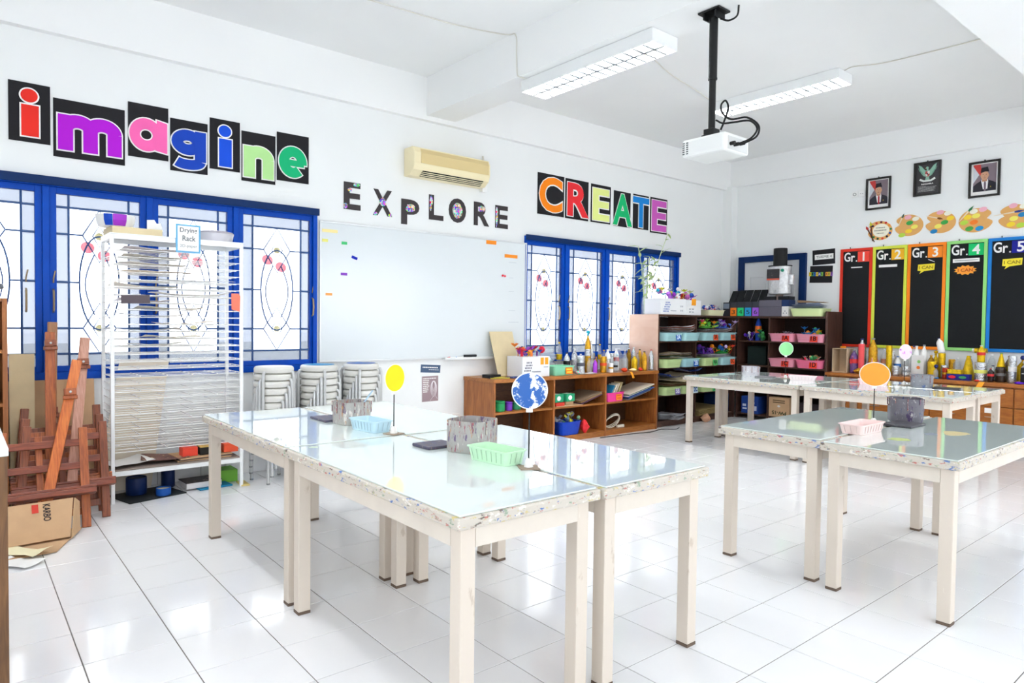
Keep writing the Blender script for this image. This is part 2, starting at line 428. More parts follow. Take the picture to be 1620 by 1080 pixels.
# ------------------------------------------------------------------ windows
def make_window(name, w, edges):
    y0, y1, z0, z1 = w
    root = bpy.data.objects.new(name, None); COL.objects.link(root); struct(root); root.location = (0, 0, 0)
    m = MB(); t = 0.05
    m.bb((-0.07, y0, z1-t), (0.025, y1, z1)); m.bb((-0.07, y0, z0), (0.025, y1, z0+t))
    m.bb((-0.07, y0, z0+t), (0.02, y0+0.035, z1-t)); m.bb((-0.07, y1-0.035, z0+t), (0.02, y1, z1-t))
    for e_ in edges[1:-1]: m.bb((-0.07, e_-0.02, z0+t), (0.012, e_+0.02, z1-t))
    part('window_frame', m, BLUE, root, bevel=0.003)
    m = MB(); m.bb((0.0255, y0, z1-0.045), (0.04, y1+0.01, z1+0.012)); part('shaded_head_strip', m, NAVY, root, bevel=0.003)  # shade on the blue frame's front, put in as a navy strip
    for k in range(len(edges)-1):
        a = edges[k]+(0.02 if k else 0.015); b = edges[k+1]-(0.02 if k < len(edges)-2 else 0.015)
        c0, c1 = z0+t, z1-t; s = 0.04
        m = MB(); m.bb((-0.05, a, c0), (-0.005, a+s, c1)); m.bb((-0.05, b-s, c0), (-0.005, b, c1)); m.bb((-0.05, a+s, c0), (-0.005, b-s, c0+s)); m.bb((-0.05, a+s, c1-s), (-0.005, b-s, c1))
        sash = part('casement', m, BLUE, root, bevel=0.002)
        ga, gb, g0, g1 = a+s, b-s, c0+s, c1-s; W, H = gb-ga, g1-g0
        P = lambda u, v, x=-0.02: (x, ga+u*W, g0+v*H)
        m = MB(); m.bb((-0.032, ga+0.14*W, g0+0.07*H), (-0.028, gb-0.14*W, g0+0.925*H)); part('glass_pane', m, GLASS, sash)
        m = MB(); m.bb((-0.032, ga, g0), (-0.028, ga+0.14*W, g1)); m.bb((-0.032, gb-0.14*W, g0), (-0.028, gb, g1)); m.bb((-0.032, ga+0.14*W, g0+0.925*H), (-0.028, gb-0.14*W, g1)); m.bb((-0.032, ga+0.14*W, g0), (-0.028, gb-0.14*W, g0+0.07*H))
        part('border_glass', m, FROST, sash)
        m = MB(); r = 0.0078
        for u in (0.14, 0.86): m.tube([P(u, 0), P(u, 1)], r)
        for v in (0.07, 0.925): m.tube([P(0, v), P(1, v)], r)
        for v in (0.49, 0.77, 0.22):
            m.tube([P(0, v), P(0.14, v)], r); m.tube([P(0.86, v), P(1, v)], r)
            if v != 0.49: m.tube([P(0.14, v), P(0.3, v)], r*.8); m.tube([P(0.7, v), P(0.86, v)], r*.8)
            else: m.tube([P(0.14, v), P(0.26, v)], r*.8); m.tube([P(0.74, v), P(0.86, v)], r*.8)
        for cv, d in ((0.77, 0.155), (0.22, 0.15)):
            m.tube([P(.5, cv+d), P(.7, cv), P(.5, cv-d), P(.3, cv)], r*.75, closed=True)
            m.tube([P(.5, cv+d*.42), P(.58, cv), P(.5, cv-d*.42), P(.42, cv)], r*.6, closed=True)
        m.tube([P(.5+.24*math.cos(q), .49+.28*math.sin(q)) for q in [2*PI*i/28 for i in range(28)]], r*.75, closed=True)
        for sgn in (-1, 1):
            m.tube([P(.5+sgn*(.06+.11*math.sin(PI*i/10)), .30+.36*i/10) for i in range(11)], r*.6)
        part('lead_pattern', m, LEAD, sash, smooth=True)
        m = MB()
        for cu_, cv_, rx, rz, ro in ((.36, .70, .085, .034, -.5), (.56, .655, .085, .034, -.5)):
            pl = ell(0, 0, rx*W, rz*H, 16, ro); m.add([(-0.026, ga+cu_*W+p[0], g0+cv_*H+p[1]) for p in pl]+[(-0.022, ga+cu_*W+p[0], g0+cv_*H+p[1]) for p in pl], [tuple(range(15, -1, -1)), tuple(range(16, 32))]+[(i, (i+1) % 16, 16+(i+1) % 16, 16+i) for i in range(16)])
        part('pink_petals', m, PINKG, sash)
        m = MB()
        for cv_ in (.77, .22):
            pl = ell(0, 0, .026, .026, 14); m.add([(-0.026, ga+.5*W+p[0], g0+cv_*H+p[1]) for p in pl]+[(-0.021, ga+.5*W+p[0], g0+cv_*H+p[1]) for p in pl], [tuple(range(13, -1, -1)), tuple(range(14, 28))]+[(i, (i+1) % 14, 14+(i+1) % 14, 14+i) for i in range(14)])
        part('yellow_flower_centre', m, YELG, sash)
        yh = b-s/2 if k in (0, 3) else a+s/2
        if k == 0: yh = b-0.09
        m = MB(); zc = 1.33; hx = 0.02
        m.tube([(-0.004, yh, zc-.075), (hx, yh, zc-.065), (hx+.008, yh, zc), (hx, yh, zc+.065), (-0.004, yh, zc+.075)], 0.007)
        m.tube([(0.0, yh, zc+.12), (0.012, yh, zc+.15), (0.012, yh+.01, zc+.2)], 0.005)
        part('handle', m, mat('brass_handle', '#a39172', .35, .6), sash, smooth=True)
    return root
make_window('window_1', W1, [-0.20, 0.435, 1.055, 1.66, 2.32])
make_window('window_2', W2, [4.62, 5.24, 5.90, 6.53, 7.27])
# unseen window openings, added to let in more daylight, with plain blue frames
def unseen_window(name, axis, fixed, a, b, z0, z1, n):
    m = MB()
    def bar(p, q, c, d):
        if axis == 'y': m.bb((fixed, p, c), (fixed+0.06, q, d))
        else: m.bb((p, fixed, c), (q, fixed+0.06, d))
    bar(a, b, z0, z0+.05); bar(a, b, z1-.05, z1)
    for k in range(n+1):
        y = a+(b-a)*k/n; bar(max(a, y-.03), min(b, y+.03), z0+.05, z1-.05)
    o = struct(part(name, m, BLUE)); return o
for k, (a, b) in enumerate(R1): unseen_window('window_%d' % (3+k), 'y', RX+0.03, a, b, 0.9, 2.6, 4)
unseen_window('window_6', 'x', RY0-0.1, 2.6, 4.6, 0.9, 2.5, 3)
def portal(loc, rot, sx, sy):
    L = bpy.data.lights.new('daylight_portal', 'AREA'); L.shape = 'RECTANGLE'; L.size = sx; L.size_y = sy; L.energy = 1.0; L.cycles.is_portal = True
    o = bpy.data.objects.new('daylight_portal', L); COL.objects.link(o); o.location = loc; o.rotation_euler = rot
for w in (W1, W2): portal((-0.16, (w[0]+w[1])/2, (w[2]+w[3])/2), (0, -PI/2, 0), w[3]-w[2], w[1]-w[0])
for a, b in R1: portal((RX+0.16, (a+b)/2, 1.75), (0, PI/2, 0), 1.7, b-a)
portal((3.6, RY0-0.16, 1.7), (PI/2, 0, 0), 2.0, 1.6)

# ------------------------------------------------------------------ lettering on the left wall
def stroke(mb, pts, hw, o, z, dz):
    """flat band of half width hw+o along a centre line, ends lengthened by o"""
    pts = [Vector(p) for p in pts]; d0 = (pts[0]-pts[1]).normalized()*o; d1 = (pts[-1]-pts[-2]).normalized()*o
    pts = [pts[0]+d0]+pts[1:-1]+[pts[-1]+d1]; L_, R_ = [], []
    for i, p in enumerate(pts):
        t = (pts[min(i+1, len(pts)-1)]-pts[max(i-1, 0)]).normalized(); n = Vector((-t.y, t.x))*(hw+o); L_.append(p+n); R_.append(p-n)
    n = len(pts); vs = [(p.x, p.y, z+dz) for p in L_]+[(p.x, p.y, z+dz) for p in R_]; zs = z+dz+.0015
    vs += [(v[0], v[1], zs) for v in vs]; m2 = 2*n; fs = []
    for i in range(n-1): fs += [(i, i+1, n+i+1, n+i), (m2+n+i, m2+n+i+1, m2+i+1, m2+i), (i+1, i, m2+i, m2+i+1), (n+i, n+i+1, m2+n+i+1, m2+n+i)]
    fs += [(0, n, m2+n, m2), (2*n-1, n-1, m2+n-1, m2+2*n-1)]
    mb.add(vs, fs)
def arc(cx, cy, rx, ry, a0, a1, n=18): return [(cx+rx*math.cos(math.radians(a0+(a1-a0)*i/n)), cy+ry*math.sin(math.radians(a0+(a1-a0)*i/n))) for i in range(n+1)]
def glyph_strokes(ch, w, h):
    """centre lines and half widths of the fat rounded lower-case letters"""
    if ch == 'm':
        s = w*.115; r = (w/2-s)*.5
        return [([(s, 0), (s, h*.97)], s)]+[x for c in (s+r, s+3*r) for x in ((arc(c, h-s-r*.75, r, r*.75+.0, 178, 0), s), ([(c+r, 0), (c+r, h-s-r*.72)], s))]
    if ch == 'n':
        s = w*.185; r = w/2-s
        return [([(s, 0), (s, h*.97)], s), (arc(s+r, h-s-r*.8, r, r*.8, 178, 0), s), ([(w-s, 0), (w-s, h-s-r*.78)], s)]
    if ch == 'e':
        s = w*.175; return [(arc(w/2, h/2, w/2-s, h/2-s, -8, 312, 30), s), ([(s, h*.47), (w-s*.6, h*.47)], s*.62)]
    if ch == 'g':
        s = w*.165; yb = h*.36
        return [(arc(w*.46, yb+(h-yb)/2, w*.46-s, (h-yb)/2-s, 0, 360, 32), s), ([(w-s, h*.99), (w-s, h*.22)], s), (arc(w*.47, h*.22, w*.53-s, h*.22-s*.85, 0, -152, 16), s*.92)]
def glyph_a(mb_out, mb_in, w, h, o, z):
    """round single-storey a"""
    cx, cy = w*.44, h*.5
    n = 32
    mb_out.ring(ell(cx, cy, w*.44+o, h*.5+o, n), ell(cx, cy, w*.17-o*.9, h*.17-o*.9, n), z, z+.0015)
    mb_out.slab([(w*.68-o, h*.06-o), (w+o, 0-o), (w*1.0+o, h*.93+o), (w*.72-o, h+o)], z+.0004, z+.0019)
def letter_card(ch, col, y0, y1, z0, z1, lx0, ly0, lx1, ly1, label, bold=0.05, tilt=0.0, custom=None, group='letters of the word imagine'):
    t = thing('letter_card', label, 'letter sign', group=group)
    on_wall_left(t, y0, z0, 0.002, tilt); w, h = y1-y0, z1-z0
    m = MB(); m.slab(rect(0, 0, w, h), 0, .004); part('card', m, BLACKCARD, t)
    X0, X1, Y0, Y1 = lx0*w, lx1*w, ly0*h, ly1*h; ol = 0.009
    if custom == 'a':
        for nm, o_, z, mm in (('white_outline', ol, .0042, PAPER), ('letter', 0, .0062, C(col, .55))):
            m = MB(); glyph_a(m, None, X1-X0, Y1-Y0, o_, z); m.v = [(v[0]+X0, v[1]+Y0, v[2]) for v in m.v]; part(nm, m, mm, t)
    elif custom == 'i':
        rr = (X1-X0)*.5; ys = Y1-2.0*rr*.98
        for nm, o_, z, mm in (('white_outline', ol, .0042, PAPER), ('letter', 0, .0062, C(col, .55))):
            m = MB(); m.slab(ell((X0+X1)/2-.004, Y1-rr*.93, rr*.98+o_, rr*.93+o_, 28), z, z+.0015)
            m.slab([(X0-o_, Y0-o_), (X1+o_, Y0-o_), (X1+o_, ys-.012+o_), (X0-o_, ys-.012+o_)], z, z+.0015); part(nm, m, mm, t)
    elif custom == 'stroke':
        for nm, o_, z, mm in (('white_outline', ol, .0042, PAPER), ('letter', 0, .0082, C(col, .55))):
            m = MB()
            for k, (pts, hw) in enumerate(glyph_strokes(ch, X1-X0, Y1-Y0)): stroke(m, pts, hw, o_, z, .0004*k)
            m.v = [(v[0]+X0, v[1]+Y0, v[2]) for v in m.v]; part(nm, m, mm, t)
    else:
        text('white_outline', ch, X0-ol, Y0-ol, X1+ol, Y1+ol, .0042, PAPER, t, .0015, bold+.025)
        text('letter', ch, X0, Y0, X1, Y1, .0062, C(col, .55), t, .0015, bold)
    return t
IM = [('i', '#e8291c', .240, .464, 2.362, 2.745, .30, .10, .72, .90, 'red letter i on a black card, first letter on the wall left end', 'i'),
      ('m', '#b208cf', .480, .900, 2.294, 2.681, .06, .13, .95, .76, 'purple letter m on a wide black card', 'stroke'),
      ('a', '#f868b0', .920, 1.180, 2.369, 2.750, .03, .13, .97, .74, 'pink letter a on a black card', 'a'),
      ('g', '#0a40b4', 1.193, 1.452, 2.309, 2.690, .03, .06, .95, .82, 'dark blue letter g on a black card', 'stroke'),
      ('i', '#0a50d8', 1.467, 1.690, 2.364, 2.747, .30, .07, .72, .89, 'blue letter i on a black card between g and n', 'i'),
      ('n', '#b6e698', 1.702, 1.968, 2.306, 2.693, .06, .09, .94, .73, 'pale green letter n on a black card', 'stroke'),
      ('e', '#08b474', 1.980, 2.247, 2.349, 2.736, .06, .09, .93, .74, 'emerald green lowercase e on a black card', 'stroke')]
for ch, col, y0, y1, z0, z1, a, b, c, d, lb, cu in IM: letter_card(ch, col, y0, y1, z0, z1, a, b, c, d, lb, .055, custom=cu)
CR = [('C', '#ff8a08', 4.795, 5.188, 2.391, 2.834, .06, .08, .93, .93, 'orange capital C on a black card'),
      ('R', '#ee2c34', 5.208, 5.573, 2.388, 2.830, .08, .07, 1.02, .91, 'red capital R on a black card'),
      ('E', '#ecf596', 5.615, 5.948, 2.388, 2.826, .08, .06, .93, .90, 'pale yellow capital E on a black card'),
      ('A', '#08bc70', 6.004, 6.304, 2.383, 2.800, -.06, .03, 1.10, .93, 'green capital A on a black card'),
      ('T', '#0a84d6', 6.353, 6.646, 2.386, 2.804, -.03, .05, 1.02, .93, 'bright blue capital T on a black card'),
      ('E', '#d05cc0', 6.680, 7.015, 2.366, 2.807, .08, .06, .95, .93, 'violet pink capital E on a black card')]
for ch, col, y0, y1, z0, z1, a, b, c, d, lb in CR: letter_card(ch, col, y0, y1, z0, z1, a, b, c, d, lb, .03, group='letters of the word CREATE')
XP = [('E', 2.563, 2.722, 2.184, 2.420, 'dark capital E with a collage patch at its left top, first of EXPLORE', [(.75, .93, .2, .07), (.35, .72, .13, .06), (.1, .12, .12, .1)]),
      ('X', 2.842, 3.036, 2.163, 2.396, 'dark capital X with collage at its crossing', [(.5, .52, .17, .16), (.12, .06, .1, .07), (.88, .06, .1, .07)]),
      ('P', 3.130, 3.322, 2.112, 2.344, 'dark capital P with green collage filling its bowl', [(.5, .66, .26, .16)]),
      ('L', 3.429, 3.592, 2.185, 2.420, 'dark capital L with collage along its stem', [(.14, .75, .1, .2), (.1, .5, .07, .15)]),
      ('O', 3.654, 3.858, 2.185, 2.421, 'dark letter O filled with colourful collage', [(.5, .5, .28, .32)]),
      ('R', 3.954, 4.147, 2.185, 2.417, 'dark capital R with collage in its bowl', [(.5, .73, .22, .12)]),
      ('E', 4.224, 4.391, 2.184, 2.414, 'dark capital E with a collage stem, last of EXPLORE', [(.1, .5, .09, .45)])]
for ch, y0, y1, z0, z1, lb, pats in XP:
    t = thing('wall_letter', lb, 'letter sign', group='letters of the word EXPLORE'); on_wall_left(t, y0, z0, .0015)
    w, h = y1-y0, z1-z0
    text('letter', ch, 0, 0, w, h, 0, mat('charcoal_card', '#3c3638', .8), t, .004, .03)
    for (cx, cy, rx, ry) in pats:
        m = MB(); n = 14
        m.slab([(p[0]*(1+.0), p[1]) for p in [(w*cx+w*rx*(.85+.3*random.random())*math.cos(2*PI*i/n), h*cy+h*ry*(.85+.3*random.random())*math.sin(2*PI*i/n)) for i in range(n)]], .0042, .0056)
        part('collage_patch', m, mat_collage('magazine_collage', 70), t)

# ------------------------------------------------------------------ whiteboard and what hangs on it
wbt = thing('whiteboard', 'large white marker board between the two blue windows', 'whiteboard'); on_wall_left(wbt, 2.34, .862, .003)
BWD, BHT = 2.30, 1.198
m = MB(); m.slab(rect(0.012, .012, BWD-.012, BHT-.012), 0, .016); part('panel', m, mat('whiteboard_enamel', '#dde3e5', .15, var=.01, scale=2), wbt)
m = MB(); fr = .014
m.slab(rect(0, 0, BWD, fr), 0, .022); m.slab(rect(0, BHT-fr, BWD, BHT), 0, .022); m.slab(rect(0, fr, fr, BHT-fr), 0, .022); m.slab(rect(BWD-fr, fr, BWD, BHT-fr), 0, .022)
part('frame', m, mat('satin_aluminium', '#d9dcdd', .35, .5), wbt, bevel=.002)
m = MB(); m.slab(rect(1.25, -.012, BWD-.05, 0), 0, .06); m.slab(rect(1.25, 0, BWD-.05, .012), .054, .06); part('pen_tray', m, WHITEMET, wbt, bevel=.002)
for zc, w_ in ((.12, .1), (.28, .06), (.42, .07), (.62, .09), (.74, .14)):
    m = MB(); m.slab(rect(BWD-.24, BHT-.10-zc, BWD-.24+w_, BHT-.096-zc), .0161, .0166); part('pencil_note', m, C('#b9c1c8'), wbt)
NOTES = [(2.36, 2.50, 1.966, 1.992, '#f7e6a0', 0, 'long pale yellow paper label at the whiteboard top left corner'), (2.36, 2.412, 1.884, 1.908, '#f2ee84', 0, 'small lemon sticker on the whiteboard'),
         (2.537, 2.588, 1.874, 1.899, '#52cf80', 0, 'green sticker on the whiteboard'), (2.628, 2.684, 1.764, 1.788, '#0a1ea4', -.3, 'tilted dark blue sticker on the whiteboard'),
         (2.531, 2.590, 1.609, 1.631, '#8f4cc8', 0, 'purple sticker on the whiteboard'), (2.393, 2.453, 1.431, 1.453, '#f6ad62', 0, 'peach sticker low on the whiteboard'),
         (4.10, 4.228, 2.008, 2.046, '#f8932a', 0, 'orange label at the top right of the whiteboard'), (4.34, 4.51, 1.888, 1.922, '#f8932a', 0, 'orange label near the right edge of the whiteboard')]
for y0, y1, z0, z1, col, tl, lb in NOTES:
    m = MB(); m.slab(rect(0, 0, y1-y0, z1-z0), 0, .002); o = part('paper_label', m, C(col, .7)); tag(o, lb, 'sticker'); on_wall_left(o, y0, z0, .0205, tl)
for y0, z0, col, lb in ((4.315, 1.70, '#d8283a', 'red magnet on the whiteboard, left of two'), (4.345, 1.695, '#e8485a', 'red magnet on the whiteboard, right of two')):
    m = MB(); m.slab(ell(0, 0, .011, .011, 12), 0, .008); m.slab(ell(0, 0, .007, .007, 12), .008, .011); o = part('magnet', m, C(col, .4)); tag(o, lb, 'magnet'); on_wall_left(o, y0, z0, .0205)
m = MB(); m.bb((-.013, -.075, 0), (.013, .075, .012)); er = thing('board_eraser', 'black board eraser lying on the whiteboard tray', 'eraser', (.042, 3.90, .863)); part('felt', m, C('#3a3c40', .9), er, bevel=.003)
m = MB(); m.bb((-.012, -.075, .0122), (.012, .075, .034)); part('grip', m, C('#26282c', .5), er, bevel=.006)
for yy, col, lb in ((3.70, '#e23a30', 'red-capped marker on the whiteboard tray'), (3.775, '#4a86c8', 'blue-capped marker on the whiteboard tray')):
    t = thing('marker_pen', lb, 'marker', (.040, yy, .871))
    m = MB(); m.cyl((0, -.04, 0), (0, .04, 0), .008, n=10); part('barrel', m, WHITE, t, True); m = MB(); m.cyl((0, -.0405, 0), (0, -.068, 0), .0085, .007, n=10); part('cap', m, C(col, .4), t, True)

# posters under the whiteboard
p1 = thing('notice_strip', 'slate blue notice with one line of white writing under the whiteboard', 'notice'); on_wall_left(p1, 3.352, .738, .001, -.06)
m = MB(); m.slab(rect(0, 0, .22, .075), 0, .0012); part('paper', m, C('#4a5f7c', .7), p1)
for k, (a, b, y) in enumerate(((.02, .19, .044), (.09, .20, .026))):
    m = MB(); x = a
    while x < b: wd = .006+.012*random.random(); m.slab(rect(x, y, min(b, x+wd), y+(.011 if k == 0 else .004)), .0013, .0016); x += wd+.004
    part('line_of_writing', m, PAPER, p1)
p2 = thing('small_poster', 'mauve poster with white writing and a sketch below the slate notice', 'poster'); on_wall_left(p2, 3.371, .456, .001, .01)
m = MB(); m.slab(rect(0, 0, .182, .242), 0, .0012); part('paper', m, C('#a08b90', .7), p2)
for k in range(8):
    m = MB(); x = .012; y = .215-.018*k; lim = .16 if k == 0 else .085-.03*random.random()
    while x < lim: wd = .008+.014*random.random(); m.slab(rect(x, y, min(lim, x+wd), y+.009), .0013, .0016); x += wd+.004
    part('line_of_writing', m, PAPER, p2)
m = MB()
for k in range(6):
    m.tube([(.13+.035*math.cos(q)*(1-.12*k), .12+.075*math.sin(q)*(1-.1*k)+.006*k, .0016) for q in [2*PI*i/16 for i in range(16)]], .0016, 4, True)
m.tube([(.13, .05, .0016), (.10, .02, .0016), (.09, .005, .0016)], .0016, 4); m.tube([(.15, .05, .0016), (.17, .02, .0016)], .0016, 4)
part('sketch', m, C('#e4dde0', .7), p2)
sw = thing('wall_socket', 'white socket low on the wall beside the brown shelf', 'socket'); on_wall_left(sw, 3.72, .24, .001)
m = MB(); m.slab(rect(0, 0, .08, .08), 0, .008); part('plate', m, WHITE, sw, bevel=.003); m = MB(); m.slab(ell(.04, .04, .02, .02, 16), .0081, .009); part('outlet', m, C('#c9c9c6'), sw)

# ------------------------------------------------------------------ air conditioner
ac = thing('air_conditioner', 'cream split air conditioner high on the wall above the word EXPLORE', 'air conditioner'); on_wall_left(ac, 3.155, 2.545, .001)
L = .86; Hh = .255
prof = [(0, 0), (.10, 0), (.165, .045), (.185, .10), (.185, .20), (.165, .245), (.14, Hh), (0, Hh)]   # depth, height
def extr(prof, x0, x1):
    n = len(prof); vs = [(x0, p[1], p[0]) for p in prof]+[(x1, p[1], p[0]) for p in prof]
    return vs, [tuple(range(n)), tuple(range(2*n-1, n-1, -1))]+[(i, n+i, n+(i+1) % n, (i+1) % n) for i in range(n)]
m = MB(); m.add(*extr(prof, 0, L)); part('body', m, mat('yellowed_cream_plastic', '#f3e6bd', .4, var=.02), ac, bevel=.008)
m = MB(); m.add(*extr([(.1855, .105), (.189, .105), (.189, .196), (.170, .236), (.166, .236), (.1855, .196)], .07, L-.02)); part('front_panel', m, mat('yellowed_tan_plastic', '#dcc68e', .45), ac)
m = MB(); m.add(*extr([(.110, .002), (.160, .036), (.166, .044), (.1675, .042), (.161, .033), (.112, -.001)], .10, L-.07)); part('air_outlet', m, C('#1d1a17', .8), ac)
for d0, z0_ in ((.122, .007), (.139, .019), (.156, .031)):
    m = MB(); m.add(*extr([(d0, z0_-.004), (d0+.007, z0_+.001), (d0+.0055, z0_+.004), (d0-.0015, z0_-.001)], .10, L-.07)); part('louver', m, C('#f0e6c2', .45), ac)
m = MB(); m.slab(rect(L+.002, -.03, L+.06, .24), 0, .06); part('pipe_cover', m, WHITE, ac, bevel=.006)
m = MB(); m.tube([(L+.03, .24, .03), (L+.035, .30, .02), (L+.04, .33, .008)], .008); part('cable', m, C('#d8d3c6'), ac, True)

# ------------------------------------------------------------------ ceiling lamps
EMIT = mat('lit_fluorescent_tube', '#ffffff', .5, emit=LAMP_STRENGTH)
LOUV = mat('louver_metal', '#8a9094', .3, .3)
def lamp(label, x0, y0, ztop, L=1.30, W=.26, H=.09):
    t = thing('ceiling_lamp', label, 'ceiling lamp', (x0, y0, ztop), group='fluorescent ceiling lamps')
    m = MB(); k = .006
    m.bb((0, 0, -.012), (L, W, -.001)); m.bb((0, 0, -H), (L, k, -.012)); m.bb((0, W-k, -H), (L, W, -.012)); m.bb((0, k, -H), (k, W-k, -.012)); m.bb((L-k, k, -H), (L, W-k, -.012))
    part('housing', m, WHITEMET, t)
    for yy in (W*.3, W*.7):
        m = MB(); m.cyl((.03, yy, -.03), (L-.03, yy, -.03), .013, n=10); part('tube', m, EMIT, t, True)
    m = MB(); m.bb((k, W/2-.010, -H+.002), (L-k, W/2+.010, -.05)); part('divider', m, LOUV, t)
    for i in range(14):
        x = L*(i+1)/15; m = MB(); m.bb((x-.009, k, -H+.002), (x+.009, W-k, -.047)); part('louver', m, LOUV, t)
    return t
lamp('lit louvred ceiling lamp in front of the projector pole', 1.335, 3.43, 3.128)
lamp('lit louvred ceiling lamp behind the projector pole', 1.36, 5.93, 3.478)
lamp('lit louvred ceiling lamp added out of view at the far right of the ceiling', 5.2, 6.0, 3.478)  # unseen lamp added to brighten the back wall
lamp('lit louvred ceiling lamp added out of view over the drying rack side', 1.4, .5, 3.478)  # another unseen lamp, added for general light
def cable(name, pts, r, m, label, cat='cable'):
    mb = MB(); mb.tube(smooth(pts), r, 5); o = part(name, mb, m, None, True); return tag(o, label, cat)
CB = C('#d9d6cd')
cable('ceiling_cable', [(1.00, 1.6, 3.473), (1.10, 2.3, 3.474), (1.16, 2.9, 3.474), (1.27, 3.30, 3.474), (1.35, 3.354, 3.46), (1.365, 3.354, 3.3), (1.375, 3.353, 3.16), (1.40, 3.353, 3.124), (1.41, 3.42, 3.122)], .005, CB, 'thin cable along the ceiling dropping down the beam to the front lamp')
cable('ceiling_cable', [(1.95, 3.70, 3.474), (1.85, 4.2, 3.474), (1.62, 4.9, 3.474), (1.50, 5.5, 3.474), (1.40, 5.92, 3.474)], .005, CB, 'thin cable across the ceiling between the two lamps')
cable('ceiling_cable', [(2.665, 6.03, 3.474), (2.76, 6.0, 3.474), (2.95, 6.1, 3.474), (3.3, 6.14, 3.474), (3.63, 6.15, 3.474), (3.92, 6.12, 3.474)], .005, CB, 'thin cable from the rear lamp to the right ceiling beam')

# ------------------------------------------------------------------ projector on its pole
pr = thing('projector', 'white projector hanging from a black ceiling pole', 'projector', (3.01, 3.55, 3.128))
m = MB(); m.bb((-.075, -.06, -.012), (.075, .06, -.001)); m.bb((-.045, -.05, -.05), (-.035, .05, -.012)); m.bb((.035, -.05, -.05), (.045, .05, -.012)); m.cyl((-.04, 0, -.035), (.04, 0, -.035), .012, n=8); part('ceiling_plate', m, BLACKMET, pr, bevel=.002)
m = MB(); m.cyl((0, 0, -.04), (0, 0, -.40), .026, n=16); m.cyl((0, 0, -.40), (0, 0, -.41), .028, n=16); m.cyl((0, 0, -.41), (0, 0, -.72), .021, n=16); part('pole', m, BLACKMET, pr, True)
m = MB(); m.bb((-.035, -.035, -.76), (.035, .035, -.71)); m.bb((-.09, -.012, -.775), (.09, .012, -.76)); m.bb((-.012, -.09, -.775), (.012, .09, -.76)); part('bracket', m, BLACKMET, pr, bevel=.003)
m = MB(); m.bb((-.125, -.13, -.885), (.18, .13, -.776)); part('case', m, mat('white_projector_plastic', '#eceeec', .4), pr, bevel=.018)
m = MB(); m.cyl((-.126, .05, -.825), (-.147, .05, -.825), .034, .03, n=20); part('lens', m, C('#25282c', .2), pr, True)
for k in range(2):
    for j in range(6):
        m = MB(); m.bb((-.115+.013*k*2, -.1312, -.868+.013*j), (-.10+.013*k*2, -.1302, -.861+.013*j)); part('vent_slot', m, C('#5d6163'), pr)
m = MB(); m.bb((.1802, -.10, -.875), (.184, .1, -.80)); part('port_panel', m, C('#d8dad9'), pr)
for y_, z_ in ((-.08, -.845), (-.04, -.845), (.02, -.83)):
    m = MB(); m.cyl((.1845, y_, z_), (.215, y_, z_), .011, n=10); part('plug', m, C('#1a1b1c', .5), pr, True)
m = MB(); m.tube(smooth([(.215, -.04, -.845), (.30, -.05, -.83), (.33, -.04, -.78), (.27, -.02, -.72), (.16, 0, -.70), (.08, 0, -.69), (.03, 0, -.66)]), .006); part('cable', m, C('#1a1b1c', .5), pr, True)
m = MB(); m.tube(smooth([(.215, .02, -.83), (.28, .04, -.80), (.29, .04, -.74), (.22, .03, -.68), (.12, .02, -.67), (.06, .02, -.62), (.05, .02, -.57), (.08, .02, -.55), (.10, .02, -.60), (.07, .02, -.68), (.05, .02, -.72)]), .006); part('cable', m, C('#1a1b1c', .5), pr, True)
m = MB(); m.tube(smooth([(.04, .01, -.05), (.09, .02, -.075), (.14, .03, -.06), (.15, .03, -.002)]), .006); part('cable', m, C('#1a1b1c', .5), pr, True)

# ------------------------------------------------------------------ back wall: door, signs, boards, pictures
dr = bpy.data.objects.new('door_1', None); COL.objects.link(dr); struct(dr); on_wall_back(dr, .205, 0, RY1-.001)
m = MB(); m.slab(rect(0, 0, .085, 2.155), 0, .05); m.slab(rect(.875, 0, .96, 2.155), 0, .05); m.slab(rect(.085, 2.075, .875, 2.155), 0, .05); part('door_frame', m, NAVY, dr, bevel=.004)
m = MB(); m.slab(rect(.087, .01, .479, 2.073), 0, .022); part('door_leaf', m, mat('pale_grey_door', '#d9dadc', .5), dr); m = MB(); m.slab(rect(.482, .01, .873, 2.073), 0, .022); part('door_leaf', m, MATS['pale_grey_door'], dr)
for x0 in (.15, .545):
    for z0_, z1_ in ((.2, 1.0), (1.15, 1.9)):
        m = MB(); m.ring(rect(x0, z0_, x0+.26, z1_), rect(x0+.03, z0_+.03, x0+.23, z1_-.03), .0221, .030); part('panel_moulding', m, MATS['pale_grey_door'], dr)
def card_sign(x0, z0, x1, z1, tilt, label):
    t = thing('card_sign', label, 'sign'); on_wall_back(t, x0, z0, RY1-.001, tilt)
    m = MB(); m.slab(rect(0, 0, x1-x0, z1-z0), 0, .003); part('card', m, BLACKCARD, t); return t, x1-x0, z1-z0
t, w, h = card_sign(1.235, 1.99, 1.521, 2.178, .03, 'black card reading THEME 4 right of the blue door frame')
m = MB(); m.slab(rect(.03, .065, w-.02, .13), .0031, .0036); part('paper_strip', m, PAPER, t); text('lettering', 'THEME 4', .05, .082, w-.04, .113, .0037, C('#33343a'), t, .0006, .0)
t, w, h = card_sign(1.20, 1.77, 1.488, 1.982, -.03, 'black card with VISUAL ART in multicoloured squares below the theme card')
cols = ['#f2d22a', '#3a9a4a', '#2a6ac0', '#e8c83a', '#3b4fa8', '#7ab648', '#222326', '#e79a3c', '#d8c23a', '#8a5ab0']
